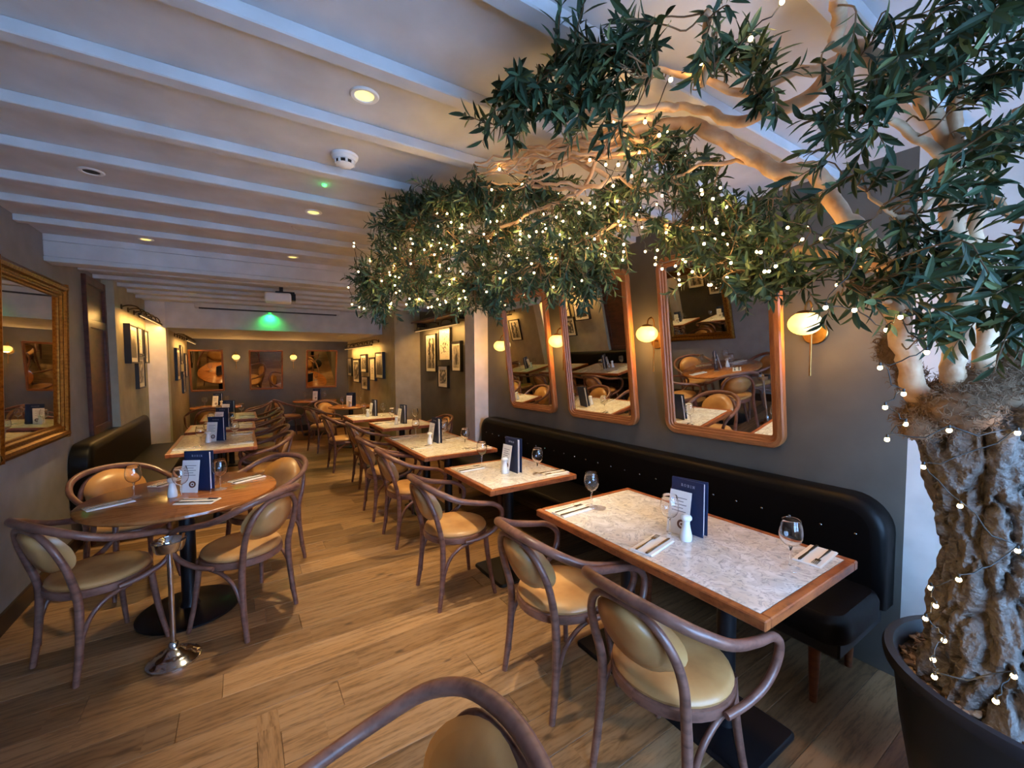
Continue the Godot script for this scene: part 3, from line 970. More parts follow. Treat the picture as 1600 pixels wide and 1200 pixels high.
	for q in [[[960, 218, 1.62], [905, 208, 1.68], [860, 222, 1.74], [810, 232, 1.8], [742, 234, 1.88]], [[945, 214, 1.62], [900, 232, 1.7], [850, 246, 1.8], [800, 255, 1.9], [746, 262, 1.98]], [[950, 276, 1.7], [905, 258, 1.76], [870, 262, 1.82], [830, 282, 1.88], [792, 300, 1.95], [760, 290, 2.02]], [[955, 280, 1.7], [920, 292, 1.75], [860, 285, 1.84], [815, 288, 1.95], [752, 286, 2.05]], [[1020, 300, 1.7], [955, 278, 1.7]], [[1234, 290, 1.4], [1160, 258, 1.46], [1090, 262, 1.52], [1020, 300, 1.7]], [[960, 218, 1.62], [900, 300, 1.8], [820, 340, 2.0], [720, 380, 2.2], [620, 420, 2.4], [575, 440, 2.5]], [[900, 300, 1.8], [800, 290, 2.0], [720, 310, 2.15], [660, 350, 2.3]], [[980, 340, 1.9], [900, 380, 1.95], [820, 420, 2.1], [740, 440, 2.22]], [[1030, 205, 1.52], [985, 225, 1.6], [930, 232, 1.7], [880, 215, 1.75], [800, 220, 1.85]], [[1310, 404, 1.42], [1260, 420, 1.5], [1180, 430, 1.6], [1120, 410, 1.66]], [[1395, 470, 1.3], [1360, 450, 1.25], [1320, 440, 1.22]], [[1530, 420, 1.26], [1560, 440, 1.18], [1590, 450, 1.1]], [[1540, 300, 1.18], [1580, 340, 1.1], [1620, 330, 1.05]], [[1480, 300, 1.22], [1430, 330, 1.2], [1380, 330, 1.18], [1340, 290, 1.18]]]:
		branch(root, q, [0.0095, 0.008, 0.006, 0.0035], 0.012)
	rng.seed = 515
	for k in 16:
		var y0 := rng.randf_range(195, 245)
		var y1 := y0 + rng.randf_range(5, 75)
		var d0 := rng.randf_range(1.5, 1.66)
		var q := []
		for i in 7:
			var f := i / 6.0
			q.append([lerpf(1030 - (k % 4) * 25, 745 + (k % 5) * 16, f), lerpf(y0, y1, f) + rng.randf_range(-9, 9) * (1.0 if i else 0.0), lerpf(d0, d0 + 0.36, f) + rng.randf_range(-0.02, 0.02)])
		branch(root, q, [0.0075, 0.006, 0.0045, 0.0025], 0.012)
	# foliage: sprigs of opposite leaves gathered into clumps
	var clumps := [
		[600, 432, 2.45, 0.15, 9], [635, 395, 2.4, 0.16, 10], [592, 475, 2.42, 0.09, 5], [575, 440, 2.45, 0.07, 4], [680, 352, 2.3, 0.17, 11], [665, 440, 2.32, 0.17, 11], [722, 300, 2.2, 0.13, 8], [735, 385, 2.22, 0.2, 13], [722, 455, 2.26, 0.12, 8], [690, 262, 2.22, 0.08, 4], [770, 262, 2.1, 0.12, 6], [790, 340, 2.1, 0.2, 12], [800, 425, 2.12, 0.17, 12], [850, 305, 2.0, 0.13, 7], [865, 385, 2.02, 0.2, 13], [885, 435, 2.05, 0.13, 9], [935, 350, 1.95, 0.16, 9], [925, 415, 1.97, 0.13, 9], [970, 310, 1.85, 0.1, 5], [770, 470, 2.2, 0.07, 4], [738, 245, 2.05, 0.09, 6], [695, 278, 2.14, 0.1, 7], [655, 318, 2.24, 0.1, 6], [622, 352, 2.32, 0.1, 5],
		[820, 115, 1.34, 0.09, 7], [862, 55, 1.26, 0.11, 9], [905, 100, 1.25, 0.1, 8], [955, 40, 1.15, 0.11, 9], [950, 140, 1.28, 0.12, 9], [1005, 85, 1.17, 0.09, 6], [800, 155, 1.42, 0.09, 7], [870, 165, 1.4, 0.09, 6], [1110, 45, 1.1, 0.08, 6], [1000, 5, 1.06, 0.07, 4], [1130, 80, 1.13, 0.06, 4], [895, 8, 1.08, 0.06, 4],
		[1185, 110, 1.14, 0.07, 6], [1205, 145, 1.16, 0.06, 5], [1025, 228, 1.58, 0.1, 5], [1050, 265, 1.6, 0.08, 4],
		[1095, 305, 1.7, 0.11, 6], [1125, 385, 1.66, 0.14, 9], [1060, 355, 1.78, 0.1, 5], [1190, 425, 1.55, 0.13, 10], [1160, 350, 1.62, 0.1, 6], [1230, 375, 1.48, 0.12, 9], [1245, 325, 1.4, 0.09, 6], [1270, 430, 1.4, 0.08, 5],
		[1325, 135, 1.06, 0.1, 8], [1375, 190, 1.1, 0.1, 7], [1300, 190, 1.08, 0.06, 4], [1405, 130, 1.06, 0.08, 5], [1355, 290, 1.16, 0.12, 5], [1405, 335, 1.15, 0.12, 5], [1385, 390, 1.2, 0.1, 7], [1320, 440, 1.2, 0.09, 6], [1405, 455, 1.16, 0.11, 8], [1480, 445, 1.1, 0.12, 9], [1450, 500, 1.16, 0.09, 6], [1545, 440, 1.06, 0.13, 10], [1570, 330, 1.02, 0.13, 6], [1530, 255, 1.04, 0.13, 4], [1580, 190, 1.02, 0.13, 10], [1505, 85, 1.0, 0.13, 11], [1565, 50, 0.96, 0.14, 11], [1450, 55, 1.02, 0.1, 6], [1590, 500, 1.08, 0.09, 7], [1520, 160, 1.06, 0.1, 4], [1595, 400, 1.02, 0.1, 7], [1440, 400, 1.15, 0.09, 3],
	]
	rng.seed = 4242
	var leaves: Array[Transform3D] = []
	var tint: Array[int] = []
	var twigs := MB.new()
	for c in clumps:
		var mid := pt(c[0], c[1], c[2])
		var count: int = c[4] * 5 if c[2] > 1.5 else int(c[4] * 1.15)
		for s in count:
			var off: Vector3 = Vector3(rng.randfn(), rng.randfn() * 0.8, rng.randfn()) * c[3] * 0.5
			var tip: Vector3 = mid + off
			if tip.y > 2.42:
				tip.y = 2.42 - rng.randf() * 0.06
			# spring from the nearest limb
			var near := nodes_of_tree[0]
			var bd := 1e9
			for n in nodes_of_tree:
				var dd := n.distance_squared_to(tip)
				if dd < bd and dd > 0.0016:
					bd = dd; near = n
			var dir := (tip - near).normalized()
			dir = (dir + Vector3(rng.randf_range(-0.7, 0.7), rng.randf_range(-0.6, 0.5), rng.randf_range(-0.7, 0.7))).normalized()
			var len := rng.randf_range(0.08, 0.15)
			var start := tip - dir * len * 0.5
			var midp := near.lerp(start, 0.5) + Vector3(0, rng.randf_range(-0.03, 0.02), 0)
			var stem := smooth([near, midp, start, tip + dir * len * 0.25, tip + dir * len * 0.5 + Vector3(0, -0.01, 0)], 3)
			twigs.tube(stem, spread([0.0026, 0.002, 0.0013], stem.size()), 5, false)
			var side := dir.cross(Vector3.UP)
			side = side.normalized() if side.length() > 0.1 else Vector3.RIGHT
			var n_leaf := 7 if c[2] < 1.5 else 8
			var size: float = 0.063 if c[2] < 1.5 else 0.047
			for k in n_leaf:
				var q := float(k) / (n_leaf - 1)
				var at := start + dir * len * q
				if k == n_leaf - 1:
					at = tip + dir * len * 0.5
				for sg in [-1.0, 1.0]:
					var roll := rng.randf_range(-0.6, 0.6) + (PI / 2 if k % 2 else 0.0)
					var out: Vector3 = side.rotated(dir, roll) * sg
					var ldir: Vector3 = (dir * rng.randf_range(0.5, 1.1) + out * rng.randf_range(0.6, 1.0) + Vector3(0, rng.randf_range(-0.35, 0.15), 0)).normalized()
					var upd: Vector3 = dir - ldir * dir.dot(ldir)
					upd = (upd.normalized() + Vector3(0, 0.6, 0) + Vector3(rng.randf_range(-0.4, 0.4), 0, rng.randf_range(-0.4, 0.4)))
					upd = (upd - ldir * upd.dot(ldir)).normalized()
					var xx: Vector3 = upd.cross(ldir).normalized()
					var L := size * rng.randf_range(0.65, 1.2)
					var tr := Transform3D(Basis(xx * L, upd * L, ldir * L), at)
					if at.y + ldir.y * L > 2.485:
						continue
					leaves.append(tr)
					var v := rng.randf()
					tint.append(2 if v > 0.9 else (1 if v > 0.5 else 0))
	var tw := obj("twigs", twigs, M.twig, root)
	tag(tw, "", "", "", "stuff")
	# the 300 leaves that show largest are parts of their own, the rest one body of foliage
	var order := range(leaves.size())
	var dist := PackedFloat32Array()
	for i in leaves.size():
		var r := leaves[i].origin - EYE
		var d := r.dot(FW)
		var px := r.dot(RT) / d * F
		var py := r.dot(UPV) / d * F
		var score := d / leaves[i].basis.z.length()
		if absf(px) > 790 or absf(py) > 590: score += 1000.0
		dist.append(score)
	order.sort_custom(func(a, c): return dist[a] < dist[c])
	var lm := leaf_mesh()
	for i in 300:
		var o := obj("leaf", lm, [M.leaf_dark, M.leaf_mid, M.leaf_pale][tint[order[i]]], root)
		o.transform = leaves[order[i]]
	var mm := MultiMesh.new()
	mm.transform_format = MultiMesh.TRANSFORM_3D
	mm.use_colors = true
	mm.mesh = lm
	mm.instance_count = leaves.size() - 300
	for i in range(300, leaves.size()):
		mm.set_instance_transform(i - 300, leaves[order[i]])
		var c: Color = [C8(44, 62, 46), C8(62, 82, 58), C8(104, 118, 78)][tint[order[i]]].srgb_to_linear()
		mm.set_instance_color(i - 300, c * (0.85 + 0.3 * absf(sin(i * 12.9898))))
	var fo := MultiMeshInstance3D.new()
	fo.multimesh = mm
	fo.material_override = M.leaf
	fo.name = "foliage"
	root.add_child(fo, true)
	tag(fo, "narrow grey-green olive leaves", "", "", "stuff")
	# moss packed round the crown of the trunk
	var lumps := [[1530, 622, 1.3, 0.115, 0.085], [1455, 655, 1.3, 0.075, 0.05], [1590, 590, 1.3, 0.09, 0.1], [1500, 640, 1.22, 0.08, 0.055], [1396, 545, 1.36, 0.04, 0.055], [1420, 590, 1.36, 0.035, 0.04], [1432, 668, 1.27, 0.04, 0.035]]
	b = MB.new()
	var strand := MB.new()
	var sp := smooth([Vector3.ZERO, Vector3(0.3, 0.35, 0.1), Vector3(0.1, 0.7, 0.4), Vector3(-0.25, 0.8, 0.2), Vector3(-0.3, 1.1, -0.1)], 2)
	strand.tube(sp, spread([0.04, 0.04, 0.035, 0.02], sp.size()), 4, false)
	var ml: Array[Transform3D] = []
	for l in lumps:
		var c := pt(l[0], l[1], l[2])
		var prof := PackedVector2Array()
		for i in 11:
			var a := -PI / 2 + PI * i / 10.0
			prof.append(Vector2(cos(a) * l[3], sin(a) * l[4]))
		var v0: int = b.V.size()
		b.lathe(prof, 30, c)
		for i in range(v0, b.V.size()):
			var q: Vector3 = b.V[i] - c
			b.V[i] += q * (0.22 * nz.get_noise_3dv(b.V[i] * 26.0) + 0.16 * nz.get_noise_3dv(b.V[i] * 70.0))
		for k in int(l[3] * l[4] * 200000):
			var d := Vector3(rng.randfn(), rng.randfn(), rng.randfn()).normalized()
			var bas := Basis(Vector3(rng.randfn(), rng.randfn(), rng.randfn()).normalized(), rng.randf() * TAU)
			ml.append(Transform3D(bas.scaled(Vector3.ONE * rng.randf_range(0.014, 0.03)), c + Vector3(d.x * l[3], d.y * l[4], d.z * l[3]) * rng.randf_range(0.98, 1.08)))
	var core := obj("moss_bed", b, M.moss, root)
	mm = MultiMesh.new()
	mm.transform_format = MultiMesh.TRANSFORM_3D
	mm.mesh = strand.mesh()
	mm.instance_count = ml.size()
	for i in ml.size():
		mm.set_instance_transform(i, ml[i])
	fo = MultiMeshInstance3D.new()
	fo.multimesh = mm
	fo.material_override = M.moss
	fo.name = "moss"
	core.add_child(fo, true)
	tag(fo, "dry curly brown moss", "", "", "stuff")
	# pot
	var pc := Vector3(1.975, 0, -0.135)
	var pot := thing("plant_pot", "large dark round plant pot holding the olive tree", "plant pot", pc)
	b = MB.new()
	b.lathe(PackedVector2Array([Vector2(0, 0), Vector2(0.25, 0), Vector2(0.27, 0.02), Vector2(0.325, 0.35), Vector2(0.345, 0.52), Vector2(0.355, 0.54), Vector2(0.37, 0.545), Vector2(0.374, 0.565), Vector2(0.368, 0.58), Vector2(0.345, 0.58), Vector2(0.335, 0.57), Vector2(0.325, 0.5)]), 72)
	obj("body", b, M.pot, pot)
	b = MB.new()
	b.lathe(PackedVector2Array([Vector2(0.332, 0.525), Vector2(0.24, 0.53), Vector2(0.12, 0.54), Vector2(0.0, 0.545)]), 40)
	obj("soil", b, M.soil, pot)
	var chip := boxed(Vector3(-0.5, -0.15, -0.3), Vector3(0.5, 0.15, 0.3), 0.1).mesh()
	mm = MultiMesh.new()
	mm.transform_format = MultiMesh.TRANSFORM_3D
	mm.use_colors = true
	mm.mesh = chip
	mm.instance_count = 1400
	for i in 1400:
		var a := rng.randf() * TAU
		var r := sqrt(rng.randf()) * 0.325
		var bas := Basis(Vector3.UP, rng.randf() * TAU) * Basis(Vector3.RIGHT, rng.randfn() * 0.4)
		var sz := rng.randf_range(0.012, 0.03)
		mm.set_instance_transform(i, Transform3D(bas.scaled(Vector3.ONE * sz), Vector3(cos(a) * r, 0.533 + (0.335 - r) * 0.05 + rng.randf() * 0.008, sin(a) * r)))
		mm.set_instance_color(i, [C8(84, 58, 40), C8(110, 86, 66), C8(60, 44, 34), C8(140, 120, 98)][rng.randi() % 4].srgb_to_linear())
	fo = MultiMeshInstance3D.new()
	fo.multimesh = mm
	fo.material_override = M.chip
	fo.name = "bark_chips"
	pot.add_child(fo, true)
	tag(fo, "loose bark chippings", "", "", "stuff")

func light_string(label: String, pts: Array[Vector3], every: int, energy: float, size := 1.0) -> void:
	var t := thing("fairy_light_string", label, "string lights", Vector3.ZERO, 0, "warm fairy light strings on the tree")
	var b := MB.new()
	var path := PackedVector3Array()
	for i in pts.size() - 1:
		var a := pts[i]
		var c := pts[i + 1]
		var sag := Vector3(0, -0.12, 0) * minf(a.distance_to(c), 0.3)
		for k in 5:
			var q := k / 5.0
			path.append(a.lerp(c, q) + sag * 4.0 * q * (1.0 - q) + Vector3(0, 0.012, 0) + Vector3(sin(i * 3.1 + q * 7.0), cos(i * 1.7 + q * 9.0), sin(i * 2.3 + q * 5.0)) * 0.006 * (1.0 if k else 0.0))
	path.append(pts[pts.size() - 1] + Vector3(0, 0.012, 0))
	b.tube(path, spread([0.0017], path.size()), 5, false)
	obj("wire", b, M.wire, t)
	var cap := MB.new()
	cap.lathe(PackedVector2Array([Vector2(0.003, 0.003), Vector2(0.0034, 0.007), Vector2(0.0028, 0.014), Vector2(0, 0.0145)]), 8)
	var bulb := MB.new()
	bulb.lathe(PackedVector2Array([Vector2(0, -0.0075), Vector2(0.003, -0.0068), Vector2(0.0056, -0.004), Vector2(0.006, 0.0), Vector2(0.0045, 0.0036), Vector2(0, 0.004)]), 10)
	var cm := cap.mesh()
	var bm := bulb.mesh()
	for i in pts.size():
		var o := obj("bulb", bm, M.bulb, t)
		o.position = pts[i]
		o.scale = Vector3.ONE * size
		obj("bulb_holder", cm, M.wire, o)
		if i % every == 0:
			omni(pts[i], Color(1.0, 0.8, 0.5), energy, 0.006, t)

func chain(pts: Array[Vector3]) -> Array[Vector3]:  # order points so that each follows its nearest neighbour
	var left := pts.duplicate()
	var out: Array[Vector3] = [left.pop_front()]
	while left.size():
		var bi := 0
		var bd := 1e9
		for i in left.size():
			var d: float = out[out.size() - 1].distance_squared_to(left[i])
			if d < bd:
				bd = d; bi = i
		out.append(left[bi])
		left.remove_at(bi)
	return out

# ---------------------------------------------------------------- the place
func _ready() -> void:
	var yaw := deg_to_rad(32.89)
	var pitch := deg_to_rad(2.86)
	var roll := deg_to_rad(-0.3)
	FW = Vector3(sin(yaw) * cos(pitch), -sin(pitch), -cos(yaw) * cos(pitch))
	var r0 := Vector3(cos(yaw), 0, sin(yaw))
	var u0 := r0.cross(FW)
	RT = r0 * cos(roll) + u0 * sin(roll)
	UPV = u0 * cos(roll) - r0 * sin(roll)
	var cam := Camera3D.new()
	cam.name = "camera"
	add_child(cam)
	cam.transform = Transform3D(Basis(RT, UPV, -FW), EYE)
	cam.fov = rad_to_deg(2.0 * atan(600.0 / F))
	cam.near = 0.05
	cam.current = true
	var env := Environment.new()
	env.background_mode = Environment.BG_SKY
	var sky := Sky.new()
	var sm := ProceduralSkyMaterial.new()
	sm.sky_top_color = C8(145, 192, 250)
	sm.sky_horizon_color = C8(152, 197, 250)
	sm.ground_bottom_color = C8(124, 162, 208)
	sm.ground_horizon_color = C8(130, 168, 214)
	sm.sky_energy_multiplier = SKY * 0.9
	sm.ground_energy_multiplier = SKY * 0.9
	sm.sun_angle_max = 0.0
	sky.sky_material = sm
	env.sky = sky
	env.tonemap_mode = Environment.TONE_MAPPER_LINEAR
	env.tonemap_exposure = EXPOSURE
	env.sdfgi_enabled = true
	env.ssao_enabled = true
	env.ssil_enabled = true
	var we := WorldEnvironment.new()
	we.name = "environment"
	we.environment = env
	add_child(we)
	make_materials()
	M.globe = glow(Color(1.0, 0.84, 0.42), 1.5)
	M.lens = glow(Color(1.0, 0.92, 0.45), 1.3)
	M.strip = glow(Color(1.0, 0.8, 0.5), 1.0)
	M.bulb = glow(Color(1.0, 0.86, 0.6), BULB)
	M.green = glow(Color(0.1, 1.0, 0.4), 1.2)
	room()
	furniture()
	table_ware()
	wall_things()
	ceiling_things()
	build_tree()
	fairy_lights()

const SKY := 5.0
const EXPOSURE := 1.05
const BULB := 16.0
const SPOT := 4.4

func room() -> void:
	rng.seed = 77
	# floor: boards laid across the room, a border board running towards the front door
	var fl := Node3D.new()
	fl.name = "floor"
	add_child(fl)
	tag(fl, "oak plank floor with knots and warm brown boards", "", "", "structure")
	obj("subfloor", boxed(Vector3(-1.3, -0.12, -10.95), Vector3(2.75, -0.022, 1.4)), M.dark_trim, fl)
	var z := 1.25
	var width := 0.178
	while z > -10.8:
		var z1 := maxf(z - width, -10.8)
		var spans := [[-1.22, 2.65]]
		if z1 > -2.1:
			spans = [[-1.22, 0.006], [0.092, 2.65]]
		for sp in spans:
			var x: float = sp[0]
			var first := true
			while x < sp[1] - 0.01:
				var l := rng.randf_range(1.3, 2.2)
				if first: l *= rng.randf_range(0.3, 1.0)
				first = false
				var x1: float = minf(x + l, sp[1])
				if sp[1] - x1 < 0.35: x1 = sp[1]
				var b := MB.new()
				b.box(Vector3(x + 0.0007, -0.022, z1 + 0.0007), Vector3(x1 - 0.0007, rng.randf_range(-0.0006, 0.0), z - 0.0007), 0.0016, 1.0, Vector2.ZERO)
				var off := Vector2(rng.randf(), rng.randf())
				for i in b.U.size():
					b.U[i] = Vector2(b.U[i].x * 0.5 + off.x, b.U[i].y * 2.6 + off.y)
				obj("plank", b, M["oak%d" % (rng.randi() % 4)], fl)
				x = x1
		z = z1
	var bb := MB.new()
	bb.box(Vector3(0.0067, -0.022, -2.1), Vector3(0.0913, 0.0, 1.25), 0.0016)
	for i in bb.U.size():
		bb.U[i] = Vector2(bb.U[i].y * 0.5, bb.U[i].x * 2.6)
	obj("border_board", bb, M.oak0, fl)
	# walls
	struct("wall_left", boxed(Vector3(-1.36, -0.1, -6.1), Vector3(-1.22, 2.7, 1.4)), M.pale, "pale grey plaster wall with the gilt mirror")
	struct("wall_left_middle", boxed(Vector3(-1.36, -0.1, -7.8), Vector3(-1.12, 2.7, -6.1)), M.cream, "cream wall with four spotlit pictures")
	struct("wall_left_pillar", boxed(Vector3(-1.36, -0.1, -8.05), Vector3(-0.9, 2.7, -7.8)), M.white, "white painted pier beside the cream wall")
	struct("wall_left_far", boxed(Vector3(-1.36, -0.1, -10.9), Vector3(-0.92, 2.7, -8.05)), M.cream, "cream side wall of the back room with small pictures")
	struct("wall_right", boxed(Vector3(2.65, -0.1, -4.66), Vector3(2.8, 2.7, -0.635)), M.olive, "dark olive grey wall behind the three mirrors")
	struct("wall_right_front", boxed(Vector3(2.65, -0.1, -0.634), Vector3(2.8, 2.7, 1.4)), M.white, "white wall beside the front window")
	struct("wall_right_pillar", boxed(Vector3(2.456, -0.1, -4.92), Vector3(2.8, 2.7, -4.66)), M.white, "white pier at the end of the buttoned bench")
	struct("wall_right_recess", boxed(Vector3(2.65, -0.1, -7.07), Vector3(2.8, 2.7, -4.92)), M.olive, "dark olive recess with four pictures")
	struct("wall_right_far", boxed(Vector3(2.2, -0.1, -10.9), Vector3(2.8, 2.7, -7.07)), M.cream, "cream wall with six pictures and its white end pier")
	struct("wall_back", boxed(Vector3(-1.3, -0.1, -10.95), Vector3(2.6, 2.7, -10.8)), M.olive, "dark olive back wall with tilted mirrors")
	# front wall with two large windows
	var wf := Node3D.new()
	wf.name = "wall_front"
	add_child(wf)
	tag(wf, "white front wall with two shop windows", "", "", "structure")
	obj("sill_wall", boxed(Vector3(-1.36, -0.1, 1.25), Vector3(2.8, 0.75, 1.4)), M.white, wf)
	obj("head_wall", boxed(Vector3(-1.36, 2.0, 1.25), Vector3(2.8, 2.7, 1.4)), M.white, wf)
	for s in [[-1.36, 0.1], [1.2, 1.35], [2.5, 2.8]]:
		obj("pier", boxed(Vector3(s[0], 0.75, 1.25), Vector3(s[1], 2.0, 1.4)), M.white, wf)
	var n := 1
	for s in [[0.1, 1.2], [1.35, 2.5]]:
		var w := Node3D.new()
		w.name = "window_%d" % n
		add_child(w)
		tag(w, "front window with white glazing bars next to the " + ("blank front wall" if n == 1 else "white side wall"), "", "", "structure")
		for k in 4:
			var x: float = lerpf(s[0] + 0.02, s[1] - 0.02, k / 3.0)
			obj("glazing_bar", boxed(Vector3(x - 0.02, 0.75, 1.3), Vector3(x + 0.02, 2.0, 1.35)), M.white, w)
		obj("glazing_bar", boxed(Vector3(s[0], 1.58, 1.3), Vector3(s[1], 1.61, 1.35)), M.white, w)
		for k in 3:
			obj("pane", boxed(Vector3(lerpf(s[0], s[1], k / 3.0) + 0.02, 0.75, 1.322), Vector3(lerpf(s[0], s[1], (k + 1) / 3.0) - 0.02, 2.0, 1.326)), M.glass, w)
		n += 1
	# ceiling in three levels, with slim battens
	var ce := Node3D.new()
	ce.name = "ceiling"
	add_child(ce)
	tag(ce, "white ceiling with slim cross battens in stepped levels", "", "", "structure")
	obj("near_slab", boxed(Vector3(-1.36, 2.54, -4.6), Vector3(2.8, 2.7, 1.4)), M.ceiling, ce)
	var cm := Node3D.new()
	cm.name = "ceiling_middle"
	add_child(cm)
	tag(cm, "lower white ceiling with battens beyond the boarded downstand", "", "", "structure")
	obj("middle_slab", boxed(Vector3(-1.36, 2.46, -7.9), Vector3(2.8, 2.7, -4.6)), M.ceiling, cm)
	struct("ceiling_back", boxed(Vector3(-1.3, 2.09, -10.9), Vector3(2.6, 2.7, -7.8)), M.ceiling, "lowest white ceiling and bulkhead of the back room")
	for zz in [0.9, 0.44, -0.02, -0.48, -0.94, -1.395, -1.81, -2.28, -2.72, -3.2, -3.62, -4.08]:
		obj("batten", boxed(Vector3(-1.22, 2.497, zz - 0.062), Vector3(2.65, 2.541, zz), 0.004), M.ceiling, ce)
	for zz in [-5.35, -5.8, -6.25, -6.72, -7.2]:
		obj("batten", boxed(Vector3(-1.22, 2.42, zz - 0.062), Vector3(2.65, 2.461, zz), 0.004), M.ceiling, cm)
	var ds := Node3D.new()
	ds.name = "trim_1"
	add_child(ds)
	tag(ds, "white boarded downstand where the ceiling steps down", "", "", "structure")
	obj("downstand_board", boxed(Vector3(-1.22, 2.49, -4.74), Vector3(2.65, 2.545, -4.572), 0.003), M.ceiling, ds)
	obj("downstand_board", boxed(Vector3(-1.22, 2.372, -4.74), Vector3(2.65, 2.488, -4.572), 0.003), M.ceiling, ds)
	obj("downstand_board", boxed(Vector3(-1.22, 2.335, -4.74), Vector3(2.65, 2.37, -4.566), 0.003), M.ceiling, ds)
	# skirtings
	struct("baseboard_left", boxed(Vector3(-1.22, 0, -6.1), Vector3(-1.2, 0.115, 1.25), 0.004), M.dark_trim, "dark wooden skirting board under the pale wall")
	struct("baseboard_right", boxed(Vector3(2.63, 0, -7.07), Vector3(2.65, 0.115, -4.92), 0.004), M.dark_trim, "dark skirting board under the olive recess")
	struct("baseboard_back", boxed(Vector3(-0.9, 0, -10.8), Vector3(2.18, 0.14, -10.78), 0.004), M.dark_trim, "dark skirting board along the back wall")
	# timber hatch in the left wall
	var d := Node3D.new()
	d.name = "door_1"
	add_child(d)
	tag(d, "tall brown timber hatch with two panels above the plain bench", "", "", "structure")
	obj("leaf_board", boxed(Vector3(-1.22, 0.87, -6.1), Vector3(-1.205, 2.4, -5.44)), M.door_wood, d)
	for s in [-5.47, -6.07]:
		obj("stile", boxed(Vector3(-1.21, 0.87, s - 0.035), Vector3(-1.185, 2.4, s + 0.035), 0.004), M.door_wood, d)
	for s in [0.92, 1.95, 2.36]:
		obj("door_rail", boxed(Vector3(-1.21, s - 0.04, -6.04), Vector3(-1.187, s + 0.04, -5.5), 0.004), M.door_wood, d)
	obj("ledge", boxed(Vector3(-1.22, 0.84, -6.1), Vector3(-1.14, 0.868, -5.42), 0.005), M.pale_leg, d)

const WALL_R := -PI / 2
const WALL_L := PI / 2

